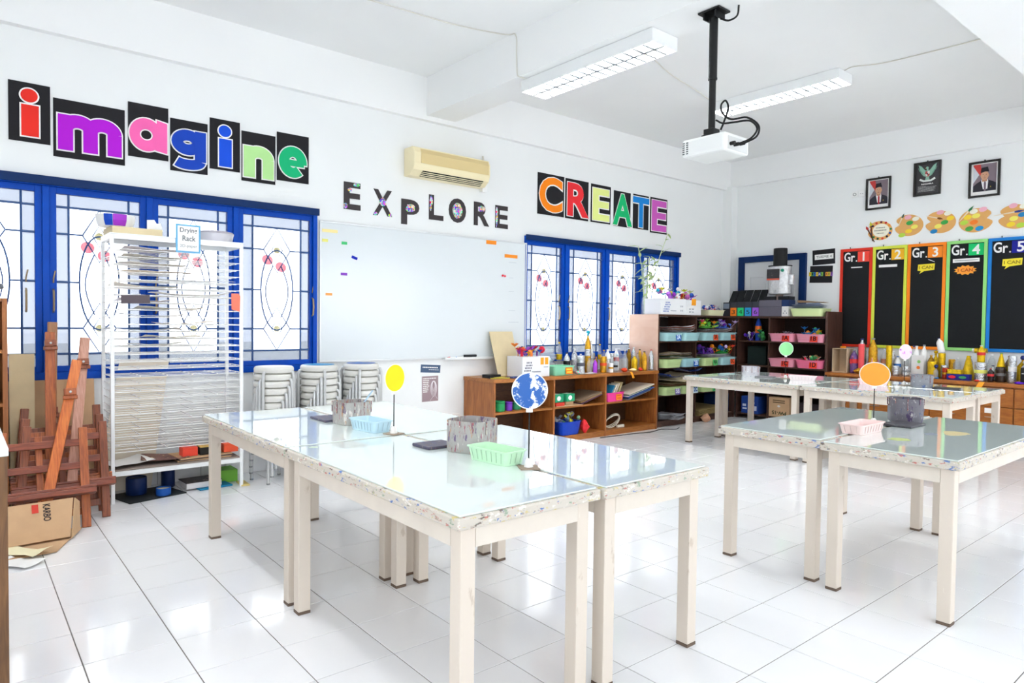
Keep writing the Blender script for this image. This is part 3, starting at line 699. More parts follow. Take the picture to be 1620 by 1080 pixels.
for k, ch in enumerate('VISUAL ART'):
    m = MB(); x = -.012+.0305*k
    if ch == ' ': continue
    m.slab(rect(x, .085, x+.03, .135), .0031, .0036); part('letter_square', m, C(cols[k]), t); text('lettering', ch, x+.006, .095, x+.025, .127, .0037, C('#26262c') if k != 4 else PAPER, t, .0005, .02)
def grade_board(num, col, x0, x1, label, numcol):
    t = thing('grade_board', label, 'notice board', group='grade boards on the back wall'); on_wall_back(t, x0, .972, RY1-.001)
    w, h = x1-x0, 1.192; f = .033
    m = MB(); m.slab(rect(f, f, w-f, h-f), 0, .012); part('panel', m, BLACK, t)
    m = MB(); m.slab(rect(0, 0, w, f), 0, .022); m.slab(rect(0, h-f, w, h), 0, .022); m.slab(rect(0, f, f, h-f), 0, .022); m.slab(rect(w-f, f, w, h-f), 0, .022); part('frame', m, C(col, .5), t, bevel=.003)
    m = MB(); m.slab(rect(.205, h-.165, w-.037, h-.040), .0121, .0135); part('number_card', m, C(numcol, .6), t)
    text('lettering', 'G', .045, h-.155, .118, h-.045, .0125, PAPER, t, .001, .02); text('lettering', 'r', .128, h-.158, .172, h-.085, .0125, PAPER, t, .001, .02)
    text('lettering', '.', .182, h-.16, .198, h-.143, .0125, PAPER, t, .001, .02)
    text('number', num, .215, h-.155, w-.045, h-.05, .0137, PAPER, t, .001, .02, True)
    m = MB(); m.cyl((w*.3, h, .01), (w*.3, h+.02, .012), .006, n=8); part('hanger', m, C('#6b6b68', .4), t)
    return t, w, h
g1, w, h = grade_board('1', '#d9321d', 1.592, 1.968, 'tall black board in a red frame headed Gr.1', '#ee4a3c')
m = MB(); m.slab(rect(.13, h-.235, .26, h-.222), .0121, .014); part('paper_strip', m, PAPER, g1)
g2, w, h = grade_board('2', '#d6e04a', 1.972, 2.350, 'tall black board in a lime yellow frame headed Gr.2', '#f2b826')
m = MB(); m.slab(rect(.07, h-.245, .27, h-.215), .0121, .014); part('paper_strip', m, PAPER, g2)
g3, w, h = grade_board('3', '#f7881a', 2.354, 2.744, 'tall black board in an orange frame headed Gr.3', '#f78f2a')
def bubble(parent, x, y, col, spiky):
    m = MB()
    if spiky: pl = [(x+(.11 if i % 2 else .085)*math.cos(2*PI*i/24), y+(.055 if i % 2 else .04)*math.sin(2*PI*i/24)) for i in range(24)]
    else: pl = [(x-.085, y-.035), (x-.05, y-.04), (x-.065, y-.07), (x-.02, y-.042), (x+.085, y-.03), (x+.09, y+.04), (x-.08, y+.035)]
    m.slab(pl, .0121, .014); part('speech_bubble', m, C(col), parent)
    text('lettering', 'I CAN', x-.07, y-.018, x+.072, y+.018, .0142, C('#9a8420') if not spiky else C('#b5521a'), parent, .0006, .03)
bubble(g3, .19, h-.27, '#f2df3a', False)
m = MB(); m.add([(.21, h-.185, .0121), (.275, h-.215, .0121), (.275, h-.209, .0121), (.212, h-.179, .0121), (.21, h-.185, .0135), (.275, h-.215, .0135), (.275, h-.209, .0135), (.212, h-.179, .0135)], [(4, 5, 6, 7), (0, 1, 5, 4), (1, 2, 6, 5), (2, 3, 7, 6), (3, 0, 4, 7)]); part('chalk_strip', m, PAPER, g3)
g4, w, h = grade_board('4', '#97dc80', 2.748, 3.130, 'tall black board in a light green frame headed Gr.4', '#14c26a')
m = MB(); m.slab(rect(.06, h-.235, .31, h-.195), .0121, .014); part('paper_strip', m, PAPER, g4)
m = MB(); m.slab(rect(.075, h-.218, .295, h-.211), .0141, .0145); part('line_of_writing', m, C('#8d9a98'), g4)
bubble(g4, .18, h-.32, '#f6a13a', True)
g5, w, h = grade_board('5', '#1c7fce', 3.135, 3.525, 'tall black board in a blue frame headed Gr.5', '#141a8c')
bubble(g5, .21, h-.26, '#f2df3a', False)
# electrical outlets
for x0, lb in ((1.70, 'white round outlet plate beside the left portrait, farther from it'), (1.782, 'white twin-hole outlet plate touching the left portrait side')):
    t = thing('wall_outlet', lb, 'socket'); on_wall_back(t, x0, 2.782, RY1-.001); m = MB(); m.slab(rect(0, 0, .076, .076), 0, .009); part('plate', m, WHITE, t, bevel=.003)
    m = MB()
    if x0 < 1.75: m.ring(ell(.038, .036, .02, .02, 16), ell(.038, .036, .013, .013, 16), .0091, .011)
    else: m.slab(ell(.026, .036, .005, .005, 8), .0091, .010); m.slab(ell(.05, .036, .005, .005, 8), .0091, .010)
    part('outlet', m, C('#8b8d8c'), t)
def framed(x0, z0, x1, z1, label, name='framed_picture'):
    t = thing(name, label, 'picture', group='framed pictures high on the back wall'); on_wall_back(t, x0, z0, RY1-.001); w, h = x1-x0, z1-z0; f = .022
    m = MB(); m.ring(rect(0, 0, w, h), rect(f, f, w-f, h-f), 0, .022); part('frame', m, mat('black_lacquer_frame', '#16140f', .35), t, bevel=.003)
    m = MB(); m.cyl((w/2, h, .008), (w/2, h+.012, .008), .006, n=8); part('hook', m, BLACKMET, t)
    return t, w, h
def portrait(x0, z0, x1, z1, label, tie):
    t, w, h = framed(x0, z0, x1, z1, label); Q = lambda pts: [(p[0]*w, p[1]*h) for p in pts]
    m = MB(); m.slab(rect(.022, .022, w-.022, h-.022), 0, .004); part('mount', m, PAPER, t)
    def lay(nm, pts, k, col):
        m = MB(); m.slab(Q(pts), .004+.0004*k, .0044+.0004*k); part(nm, m, C(col, .5), t)
    lay('photo_background', rect(.14, .16, .87, .92), 0, '#83747c'); lay('pale_cloth', [(.14, .4), (.32, .62), (.40, .62), (.14, .92)], 1, '#cdd3da')
    lay('flag', [(.14, .88), (.36, .60), (.42, .70), (.36, .92), (.14, .92)], 2, '#c8403c')
    lay('jacket', [(.14, .16), (.87, .16), (.87, .36), (.78, .41), (.63, .46), (.40, .46), (.26, .40), (.14, .32)], 3, '#2d2b33')
    lay('shirt', [(.46, .22), (.60, .22), (.62, .44), (.59, .50), (.42, .50), (.40, .44)], 4, '#eceaea'); lay('tie', [(.49, .16), (.55, .16), (.555, .38), (.535, .43), (.50, .43), (.485, .38)], 5, tie)
    lay('neck', [(.43, .43), (.58, .43), (.59, .55), (.42, .55)], 6, '#b98668')
    lay('face', ell(.505, .60, .125, .13, 20), 7, '#cf9f80'); lay('ear', ell(.385, .60, .018, .03, 8), 6.5, '#bd8a6c'); lay('ear', ell(.63, .60, .018, .03, 8), 6.5, '#bd8a6c')
    for sx in (-1, 1): lay('eye', ell(.505+.048*sx, .625, .018, .008, 8), 8, '#3b2a22')
    lay('mouth', ell(.505, .53, .04, .008, 8), 8, '#9a5a4c'); lay('nose', [(.495, .56), (.525, .56), (.512, .61)], 8, '#bb8667')
    lay('cap', [(.375, .67), (.40, .81), (.60, .83), (.645, .69), (.51, .70)], 9, '#1d1b22')
    lay('medal', ell(.70, .27, .014, .02, 8), 5, '#c9a23c')
portrait(1.871, 2.607, 2.150, 2.980, 'framed portrait of a person in a cap and red tie, left of the emblem', '#b03038')
portrait(2.933, 2.610, 3.219, 2.990, 'framed portrait of a person in a cap and grey tie, right of the emblem', '#7a6a74')
t, w, h = framed(2.390, 2.700, 2.667, 3.077, 'black framed emblem of a green winged bird with shield', 'framed_emblem'); Q = lambda pts: [(p[0]*w, p[1]*h) for p in pts]
m = MB(); m.slab(rect(.022, .022, w-.022, h-.022), 0, .004); part('backing', m, C('#3d3a3c', .4), t)
GR = '#8db9a4'
def lay(nm, pts, k, col):
    m = MB(); m.slab(Q(pts), .0042+.0004*k, .0046+.0004*k); part(nm, m, C(col, .5), t)
for s in (-1, 1):
    base = [(0, .06), (.10, .10), (.22, .22), (.335, .27), (.30, .18), (.27, .08), (.22, .0), (.15, -.07), (.06, -.10), (0, -.08)]
    pl = [(.5+s*p[0], .66+p[1]) for p in base]; lay('wing', pl if s > 0 else pl[::-1], 1, GR)
    for k in range(4):
        f0 = (.5+s*(.14+.045*k), .60+.045*k); lay('wing_feather', [(f0[0], f0[1]), (f0[0]+s*.015, f0[1]-.005), (f0[0]+s*.07, f0[1]+.10), (f0[0]+s*.05, f0[1]+.105)] if s > 0 else [(f0[0]+s*.05, f0[1]+.105), (f0[0]+s*.07, f0[1]+.10), (f0[0]+s*.015, f0[1]-.005), (f0[0], f0[1])], 2, '#6b9a86')
lay('tail', [(.45, .58), (.42, .46), (.58, .46), (.55, .58)], 1, GR); lay('neck', [(.46, .70), (.54, .70), (.53, .80), (.47, .80)], 2, GR); lay('head', ell(.49, .82, .05, .035, 14), 3, GR); lay('beak', [(.40, .81), (.45, .80), (.45, .83)], 3, '#b7a25a')
lay('shield', [(.42, .72), (.42, .60), (.50, .54), (.58, .60), (.58, .72)], 3, '#b34a48'); lay('shield_quarter', [(.50, .64), (.58, .64), (.58, .72), (.50, .72)], 4, '#e2ddd6'); lay('shield_quarter', [(.43, .60), (.50, .55), (.50, .635), (.42, .635)], 4, '#d9d2cc'); lay('shield_centre', ell(.50, .64, .022, .026, 10), 5, '#222226')
lay('ribbon', [(.20, .47), (.24, .52), (.38, .46), (.62, .46), (.76, .52), (.80, .47), (.64, .41), (.36, .41)], 2, '#dfe5e0')
text('lettering', 'PANCASILA', .28*w, .325*h, .72*w, .365*h, .0048, PAPER, t, .0004, .03)
for k in range(6):
    m = MB(); y = .275-.03*k; x = .16; lim = .45 if k == 0 else .84-.1*random.random()
    while x < lim: wd = .02+.05*random.random(); m.slab(Q(rect(x, y, min(lim, x+wd), y+.010)), .0046, .005); x += wd+.012
    part('line_of_writing', m, C('#c9c9c6'), t)

# paint palette cut-outs
PAL = mat('tan_palette_card', '#e0a860', .6, var=.03)
def palette(cx, cz, sc, label, blobs, brush, flip=False, dip=PI*.95):
    t = thing('palette_cutout', label, 'palette', group='paper palettes over the grade boards'); on_wall_back(t, cx, cz, RY1-.001)
    n = 44; out = []
    for i in range(n):
        a = 2*PI*i/n; r = 1-.42*math.exp(-((a-dip)/.22)**2)+.05*math.cos(2*a+.6)
        out.append((sc*r*math.cos(a)*(-1 if flip else 1), sc*.86*r*math.sin(a)))
    if flip: out = out[::-1]
    m = MB(); m.slab(out, 0, .004); part('palette_board', m, PAL, t)
    for (u, v, col) in blobs:
        m = MB(); m.slab(ell(u*sc, v*sc, .25*sc, .165*sc, 16, .15), .0041, .0052); part('paint_blob', m, C(col, .6), t)
    if brush:
        (x0, y0), (x1, y1), tip = brush; d = Vector((x1-x0, y1-y0)).normalized(); nn = Vector((-d.y, d.x))*sc*.05
        a = Vector((x0*sc, y0*sc)); b = Vector((x1*sc, y1*sc)); f_ = a+(b-a)*.66
        m = MB(); m.slab([tuple(a-nn*.3), tuple(f_-nn), tuple(f_+nn), tuple(a+nn*.3)], .0054, .0066); part('brush_handle', m, C('#ead9bd', .6), t)
        m = MB(); m.slab([tuple(f_-nn), tuple(f_-nn*1.6+(b-f_)*.4), tuple(b), tuple(f_+nn*1.6+(b-f_)*.4), tuple(f_+nn)], .0054, .0068); part('brush_tip', m, C(tip, .6), t)
    return t
t = palette(2.035, 2.355, .135, 'palette cut-out ringed with small paint dots and a white writing centre', [], None)
m = MB(); m.slab(ell(.015, 0, .093, .078, 24), .0041, .0052); part('writing_centre', m, C('#f2efdc'), t)
for k, (u0, u1, y) in enumerate(((-.04, .06, .028), (-.06, .08, -.004), (-.03, .05, -.038))):
    m = MB(); x = u0
    while x < u1: wd = .008+.01*random.random(); m.slab(rect(x, y, min(u1, x+wd), y+.010), .0053, .0058); x += wd+.004
    part('line_of_writing', m, C('#7e7f78'), t)
for k, col in enumerate(['#2456a8', '#2c7a4a', '#e8862a', '#c8302c', '#6a2030', '#c83a2c', '#3a2a3c', '#e8762a', '#224a8a', '#2f8a50', '#1e4a30', '#e2402c', '#2a2a36']):
    a = -.4+k*2*PI/13; m = MB(); m.slab(ell(.012+.112*math.cos(a), .098*math.sin(a), .014, .013, 12), .0041, .0056); part('paint_dot', m, C(col), t)
for (a, b, col) in (((-.055, -.13), (-.155, .065), '#c23a36'), ((-.075, -.12), (-.105, .115), '#c8c83a')):
    a, b = Vector(a), Vector(b); d = (b-a).normalized(); nn = Vector((-d.y, d.x))*.005; f_ = a+(b-a)*.78
    m = MB(); m.slab([tuple(a-nn), tuple(f_-nn*1.6), tuple(f_+nn*1.6), tuple(a+nn)], .0060, .0072); part('brush_handle', m, C('#5d3a26'), t)
    m = MB(); m.slab([tuple(f_-nn*2), tuple(f_-nn*3+(b-f_)*.4), tuple(b), tuple(f_+nn*3+(b-f_)*.4), tuple(f_+nn*2)], .0060, .0074); part('brush_tip', m, C(col), t)
palette(2.347, 2.385, .148, 'palette cut-out with a dark-tipped brush standing upright', [(-.05, .62, '#eeb2c0'), (.5, .45, '#f1efdf'), (.08, .18, '#3fa24a'), (.42, -.15, '#efe66a'), (.02, -.45, '#f4d53a'), (-.45, -.72, '#b7d84c')], ((-.75, -.05), (-.32, .95), '#4a5d54'))
palette(2.668, 2.388, .148, 'palette cut-out with a brown brush lying across', [(.0, .72, '#eeb2c0'), (.5, .6, '#f1efdf'), (.68, .22, '#f4d53a'), (.3, -.05, '#3fa24a'), (-.12, -.30, '#efe66a'), (-.4, -.66, '#2a86c0')], ((-.95, .55), (.22, .2), '#7c4a22'))
palette(3.010, 2.372, .155, 'palette cut-out with eight blobs and a green-tipped brush', [(-.15, .62, '#f1efdf'), (.4, .7, '#eeb2c0'), (-.5, .25, '#f4d53a'), (.0, .3, '#efe66a'), (-.7, -.1, '#b7d84c'), (-.12, -.13, '#f0802c'), (-.38, -.55, '#4faa4c'), (.22, -.58, '#2a96d0')], ((-1.05, -.05), (-.15, 1.02), '#2f7a4a'), flip=True)
palette(3.36, 2.372, .152, 'palette cut-out at the right picture edge with a blue-tipped brush', [(-.15, .75, '#eeb2c0'), (.45, .65, '#f1efdf'), (.38, .1, '#2a86c0'), (-.1, -.12, '#efe66a'), (-.25, -.5, '#f4d53a'), (.3, -.6, '#b7d84c')], ((-1.25, .18), (.55, .38), '#2a3f8c'))
# ------------------------------------------------------------------ art tables
def table(label, x0, x1, y0, y1, h=.69, group='cream art tables with glass tops'):
    t = thing('art_table', label, 'table', (x0, y0, 0), group=group); L, W = x1-x0, y1-y0; lw = .052; ins = .028
    m = MB(); m.bb((0, 0, h-.042), (L, W, h-.006)); part('table_top', m, EDGE, t, bevel=.006)
    m = MB(); m.bb((.012, .012, h-.0055), (L-.012, W-.012, h)); part('glass_sheet', m, GLASSTOP, t, bevel=.0015)
    a, b = ins, ins+.022
    for p, q in (((ins+lw, a, h-.105), (L-ins-lw, b, h-.043)), ((ins+lw, W-b, h-.105), (L-ins-lw, W-a, h-.043)), ((a, ins+lw, h-.105), (b, W-ins-lw, h-.043)), ((L-b, ins+lw, h-.105), (L-a, W-ins-lw, h-.043))):
        m = MB(); m.bb(p, q); part('apron_rail', m, CREAM, t)
    for cx in (ins, L-ins-lw):
        for cy in (ins, W-ins-lw):
            m = MB(); m.bb((cx, cy, 0.012), (cx+lw, cy+lw, h-.043)); lg = part('leg', m, LEGP, t, bevel=.003)
            m = MB(); m.bb((cx, cy, 0), (cx+lw, cy+lw, .0115)); part('worn_foot', m, mat('grimy_foot', '#6d5c4e', .8, var=.2, scale=40), lg)
    return t
table('front table nearest the camera, holding the blue round sign', 2.70, 3.96, 1.02, 1.588)
table('front table right of the nearest one, with window reflections and nothing on it', 2.71, 3.975, 1.594, 2.17)
table('left table beside the drying rack, holding the yellow round sign', 1.47, 2.695, 1.02, 1.588)
table('table in front of the stool stacks, behind the yellow sign table', 1.47, 2.70, 1.594, 2.165)
table('right table with blue paint on its edge, left of the pair holding the orange sign', 3.40, 3.955, 3.09, 4.49)
table('right table with the colourful board reflections, cut by the right picture edge', 3.965, 4.535, 3.06, 4.49)
table('rear table beside the tray shelves, nearer left one with the green sign', 1.19, 2.44, 5.79, 6.42)
table('rear table against the corner shelf side, behind the green sign table', 1.19, 2.44, 6.43, 7.07)
table('rear table holding the purple round sign, front right of its group', 2.455, 3.66, 5.78, 6.42)
table('rear table closest to the drawer cabinet', 2.455, 3.66, 6.43, 7.07)
TZ = .6905
def pot(label, x, y, rz, r=.082, h=.115, mt=None, z=TZ):
    t = thing('paint_pot', label, 'pot', (x, y, z), rz, 'paint pots on the tables')
    m = MB(); m.lathe([(r*.95, 0), (r*.985, .006), (r, h*.4), (r*1.0, h), (r*.97, h), (r*.96, h*.4), (r*.9, .012)], 36, sq=4.5, close=False); n = 36
    m.f.append(tuple(range(n-1, -1, -1))); m.f.append(tuple(range(6*n, 7*n)))
    part('pot_wall', m, mt or POTM, t, True)
    m = MB(); m.lathe([(r*.955, h*.70), (r*.96, h*.703)], 30, sq=4.5); part('murky_paint', m, POTIN, t)
    m = MB()
    for k in range(10):
        a = 2*PI*k/10+.3; rr = r*1.03; kk = 1/((abs(math.cos(a))**4.5+abs(math.sin(a))**4.5)**(1/4.5)); ln = .02+.05*random.random()
        m.tube([(rr*kk*math.cos(a), rr*kk*math.sin(a), h), (rr*kk*math.cos(a)*.998, rr*kk*math.sin(a)*.998, h-ln)], .0028, 5)
    part('paint_drip', m, mat_splatter('dried_drips', '#8a6a70', ['#b98a5c', '#d8d2c8', '#5a4a70', '#a84a58'], 40, .9), t)['kind'] = 'stuff'
    return t
p1_ = pot('square paint tin with a brush leaning in it, beside the blue basket', 2.235, 1.55, .05)
pot('square paint tin streaked orange and red beside the green basket', 3.20, 1.62, .35, .088, .13)
pot('dark stained paint tin on the board beside the orange round sign', 3.93, 4.14, .5, .085, .13, mat_splatter('dark_stained_tin', '#6b6870', ['#8a8890', '#4a3a5c', '#7a3a6a', '#3a4a6a', '#b5b2b0'], 24, .55, .4, .2, (1, 1, .4)))
pot('paint tin right of the purple round sign', 3.15, 6.62, .4, .085, .11, mat_splatter('blue_grey_tin', '#8d8f96', ['#b9bcc2', '#5a6a9a', '#6a4a5a', '#d0d2d6'], 24, .5, .4, .2))
pot('pale paint tin left of the green round sign', 1.60, 6.40, .7, .085, .10, mat_splatter('pale_speckled_tin', '#c9c6cc', ['#9aa6c0', '#e6e4e4', '#c08a8a', '#6a7aa0'], 40, .5, .5, .1))
br = thing('paint_brush', 'long pale blue handled brush leaning in the tin beside the yellow sign', 'brush', (2.255, 1.54, TZ+.02))
m = MB(); m.cyl((0, 0, .0), (.085, .075, .155), .006, .004, 8); part('handle', m, C('#a9c4d6', .4), br, True); m = MB(); m.cyl((0, 0, 0), (-.008, -.007, -.012), .007, .004, 8); part('bristles', m, C('#3a2f2c'), br)
def wood_board(label, x, y, sx, sy, rz, mt, z=TZ, h=.012):
    m = MB(); m.bb((-sx/2, -sy/2, 0), (sx/2, sy/2, h)); o = part('painting_board', m, mt, None, bevel=.003); o.location = (x, y, z); o.rotation_euler = (0, 0, rz); return tag(o, label, 'board', 'small paint boards on the tables')
wood_board('purple stained board under the left side of the yellow sign table tin', 2.055, 1.515, .19, .15, .0, BOARDP)
wood_board('dark paint-stained board left of the orange-streaked tin', 3.035, 1.545, .13, .15, 0, BOARDP)
DB = mat('dark_lino_board', '#3c3a40', .45, var=.1)
wood_board('dark board in front of the tin beside the orange sign', 4.00, 3.93, .15, .20, .0, DB)
wood_board('dark flat board right of the tin beside the purple sign', 3.36, 6.58, .20, .16, .2, DB)
wood_board('grey flat board right of the pale tin by the green sign', 1.80, 6.34, .17, .14, .2, mat('grey_lino_board', '#77757a', .5, var=.1))
def basket(label, x, y, L, W, H, rz, col, z=TZ, name='plastic_basket', slots=True, lab=None, group=None, cat='basket'):
    """open tray with a rolled rim, tapered walls and vertical ribs"""
    t = thing(name, label, cat, (x, y, z), rz, group); mt = mat('plastic_%s' % col.lstrip('#'), col, .4, var=.03)
    def rr(l, w, zz, k=6):
        r = min(l, w)*.16; pts = []
        for sx, sy, a0 in ((1, 1, 0), (-1, 1, PI/2), (-1, -1, PI), (1, -1, 1.5*PI)):
            for i in range(k):
                a = a0+PI/2*i/(k-1); pts.append((sx*(l/2-r)+r*math.cos(a), sy*(w/2-r)+r*math.sin(a), zz))
        return pts
    rows = [rr(L*.86, W*.82, 0), rr(L*.87, W*.83, .004), rr(L*.97, W*.95, H-.004), rr(L*1.02, W*1.03, H-.004), rr(L*1.02, W*1.03, H), rr(L*.955, W*.93, H), rr(L*.85, W*.80, .008)]
    m = MB(); n = len(rows[0]); vs = [p for r in rows for p in r]; fs = [tuple(range(n-1, -1, -1)), tuple(range(6*n, 7*n))]
    for j in range(6):
        for i in range(n): fs.append((j*n+i, j*n+(i+1) % n, (j+1)*n+(i+1) % n, (j+1)*n+i))
    m.add(vs, fs); part('tray', m, mt, t, True)
    if slots:
        m = MB()
        for i in range(7):
            u = -.36+.12*i
            for s in (-1, 1): m.beam((u*L*.93, s*W*.43, .008), (u*L, s*W*.487, H-.008), .0025, .002)
        for i in range(3):
            u = -.25+.25*i
            for s in (-1, 1): m.beam((s*L*.44, u*W*.9, .008), (s*L*.488, u*W, H-.008), .0025, .002)
        rb_ = part('ribbing', m, mat('plastic_rib_%s' % col.lstrip('#'), tuple(c*.75 for c in rgb(col)), .45), t); rb_['kind'] = 'stuff'
    return t
basket('pale blue basket beside the yellow round sign', 2.497, 1.522, .225, .115, .055, .10, '#bfdbe8')
basket('pale green basket beside the blue round sign', 3.437, 1.562, .225, .115, .055, .11, '#c2e6c4')
basket('pale pink basket in front of the orange round sign', 3.965, 3.50, .27, .125, .05, PI/2, '#f2d8d4')
basket('pale pink basket behind the orange round sign', 2.80, 6.47, .25, .12, .05, .35, '#f6d6dc')
basket('whitish pink basket right of the green round sign', 2.20, 6.33, .25, .11, .045, .35, '#f3e4e6')
def sign(label, x, y, rz, col, r=.066, zc=.27, sx=1.0, mt=None):
    """round card on a thin rod standing in a small block; local +x is the face"""
    t = thing('round_sign', label, 'sign', (x, y, TZ), rz, 'round table signs')
    m = MB(); m.bb((-.036, -.036, 0), (.036, .036, .004)); part('base_card', m, C('#9a8a7a', .8), t)
    m = MB(); m.lathe([(.017, .0042), (.014, .028), (.008, .036)], 12); part('plaster_lump', m, C('#e4e2de', .7), t, True)
    m = MB(); m.cyl((0, 0, .03), (0, 0, zc-r*.98), .0026, n=8); part('rod', m, BLACKMET, t)
    m = MB(); m.bb((-.004, -.012, zc-r-.012), (.003, .012, zc-r+.022)); part('tape', m, C('#e8e6e2', .6), t)
    def disc(rr, x0, x1):
        m = MB(); pl = ell(0, 0, rr*sx, rr, 40); n = 40
        m.add([(x0, p[0], zc+p[1]) for p in pl]+[(x1, p[0], zc+p[1]) for p in pl], [tuple(range(n-1, -1, -1)), tuple(range(n, 2*n))]+[(i, (i+1) % n, n+(i+1) % n, n+i) for i in range(n)]); return m
    part('card_rim', disc(r, .0035, .0055), PAPER, t); part('coloured_face', disc(r*.945, .0056, .0066), mt or C(col, .45), t); part('coloured_back', disc(r*.945, .0024, .0034), mt or C(col, .45), t)
    return t
def facing(x, y): return math.atan2(CAM.y-y, CAM.x-x)
sign('yellow round sign on a thin rod, beside the blue basket', 2.662, 1.556, facing(2.66, 1.555)+.80, '#f7e21c', .066, .265)
sign('blue and white round sign on a thin rod, beside the green basket', 3.60, 1.585, facing(3.58, 1.58)+.2, '#1a5aa8', .068, .285, mt=mat_splatter('blue_white_marbled_face', '#1a5aa8', ['#f2f5f8', '#dfe8f2'], 22, .95, .3))  # white noise patches over blue on the disc
sign('orange round sign on a thin rod by the pink basket', 3.89, 3.82, facing(3.89, 3.82), '#f9a13c', .066, .275, 1.14)
sign('purple and white round sign at the rear right table', 2.99, 6.66, facing(2.99, 6.66)+.75, '#c24adf', .07, .305, mt=mat_splatter('violet_white_marbled_print', '#f0d8f4', ['#c03adf', '#d98ae8'], 10, .75, .4))
sign('pale green round sign on a thin rod at the rear left table', 1.985, 6.40, facing(1.98, 6.4)+.3, '#92dc96', .07, .298)

# ------------------------------------------------------------------ stacked stools
def make_stool(seat_mat):
    t = thing('stool', 'stool', 'stool'); H = .44; r = .145
    m = MB(); m.lathe([(r-.02, H-.05), (r-.003, H-.044), (r, H-.030), (r, H-.016), (r-.004, H-.006), (r-.014, H), (r*.3, H+.002), (.001, H+.002)], 32, close=False); m.f.append(tuple(range(31, -1, -1))); part('seat', m, GREYV, t, True)
    if seat_mat:
        m = MB(); m.lathe([(r*.82, H+.0022), (r*.80, H+.004), (.001, H+.0045)], 32); part('seat_patch', m, seat_mat, t, True)
    for k in range(4):
        a = PI/4+k*PI/2; c, s = math.cos(a), math.sin(a)
        m = MB(); m.tube([(rr*c, rr*s, z) for rr, z in ((.07, H-.036), (.134, H-.036), (.153, H-.044), (.160, H-.066), (.1605, H-.13), (.161, H*.5), (.163, 0.012))], .0115, 8); lg = part('leg', m, STEEL, t, True)
        m = MB(); m.cyl((.163*c, .163*s, 0), (.163*c, .163*s, .0118), .013, n=10); part('rubber_foot', m, C('#8f9294', .7), lg)
    return t
stool_plain = make_stool(None); stool_blue = make_stool(mat('turquoise_vinyl', '#2d8fc4', .4)); stool_navy = make_stool(mat('royal_blue_vinyl', '#2f62b4', .4))
ORD = ['first', 'second', 'third', 'fourth', 'fifth', 'sixth', 'seventh', 'eighth', 'ninth', 'tenth', 'eleventh', 'twelfth', 'thirteenth', 'fourteenth', 'fifteenth', 'sixteenth']
used = set()
def place_stool(src, loc, rz, label, group):
    o = src if src.name not in used else copy_tree(src); used.add(src.name)
    o.location = loc; o.rotation_euler = (0, 0, rz); o['label'] = label; o['group'] = group
for sx, sy, base, top, nm, desc in ((.36, 1.83, .2, stool_plain, 'left stool stack beside the drying rack', 'white-topped'), (.36, 2.19, .9, stool_blue, 'middle stool stack', 'turquoise-topped'), (.36, 2.555, .5, stool_navy, 'right stool stack under the whiteboard', 'blue-topped')):
    n = 9
    for k in range(n):
        last = k == n-1
        place_stool(top if last else stool_plain, (sx, sy, k*.0535), base+.165*k,
                    ('%s grey stool on the very top of the %s' % (desc, nm)) if last else 'pale grey stool, %s in the %s' % (ORD[n-1-k]+' from the top' if k else 'lowest one', nm), nm)

# ------------------------------------------------------------------ drying rack
dk = thing('drying_rack', 'tall white wire drying rack in front of the left window', 'drying rack', (.07, .74, 0)); DX, DY, DH = .36, .84, 1.765
for ax in (0, DX-.022):
    for ay in (0, DY-.022):
        m = MB(); m.bb((ax, ay, 0), (ax+.022, ay+.022, DH)); part('post', m, WHITEMET, dk, bevel=.002)
for zz in (.18, DH-.03):
    m = MB(); m.bb((DX-.022, .022, zz), (DX, DY-.022, zz+.03)); m.bb((0, .022, zz), (.022, DY-.022, zz+.03)); m.bb((.022, 0, zz), (DX-.022, .022, zz+.03)); m.bb((.022, DY-.022, zz), (DX-.022, DY, zz+.03)); part('frame_rail', m, WHITEMET, dk)
ws = MB(); r = .0026
for x in (.012, .12, .24, DX-.010): ws.cyl((x, .012, 0), (x, DY-.012, 0), r, n=5)
for k in range(6): y = .012+(DY-.024)*k/5; ws.cyl((.010, y, .004), (DX-.008, y, .004), r, n=5)
wsm = ws.mesh('wire_shelf'); wsm.materials.append(WIRE)
NSH = 28; SHZ = [.335+.0495*k for k in range(NSH)]
for z in SHZ: put('wire_shelf', wsm, None, dk, (0, 0, z))
m = MB(); m.bb((.0, .0, DH+.001), (DX, DY, DH+.008)); part('top_panel', m, WHITEMET, dk)
m = MB(); m.bb((.01, .02, .2105), (DX-.01, DY-.02, .219)); part('bottom_board', m, C('#8d8078', .7), dk)
def sheet_thing(name, label, cat, loc, L, W, mt, curl=.02, rz=0.0, t=.0012, group=None, seed=0):
    rn = random.Random(seed); a, b, c = rn.uniform(.5, 1.5), rn.uniform(0, 6), rn.uniform(-1, 1)
    m = MB(); m.sheet(10, 6, lambda u, v: ((u-.5)*W, (v-.5)*L, t+curl*(.5+.5*math.sin(a*6*v+b+2*u))*(abs(v-.5)*2)**1.5+curl*.3*(.5+.5*math.cos(5*u+c))*u), t)
    o = part(name, m, mt, None, True); o.location = loc; o.rotation_euler = (0, 0, rz); return tag(o, label, cat, group)
PCOL = ['#f2f0ea', '#ece6d8', '#e4e6ea', '#efe2d4', '#f4f4f2', '#dcd6cc', '#f0e9ee']
for k in range(14):
    z = SHZ[14+k]+.0075; y = .98+.33*random.random() if k % 2 else .93+.10*random.random()
    sheet_thing('drying_painting', 'curled painted sheet on the drying rack, %s from the top' % ORD[13-k], 'paper', (.26+.03*random.random(), y, z), .36+.12*random.random(), .28, mat('drying_paper_%d' % (k % 7), PCOL[k % 7], .8, var=.08, scale=14), .022, .06*random.random(), group='papers drying on the upper rack shelves', seed=k)
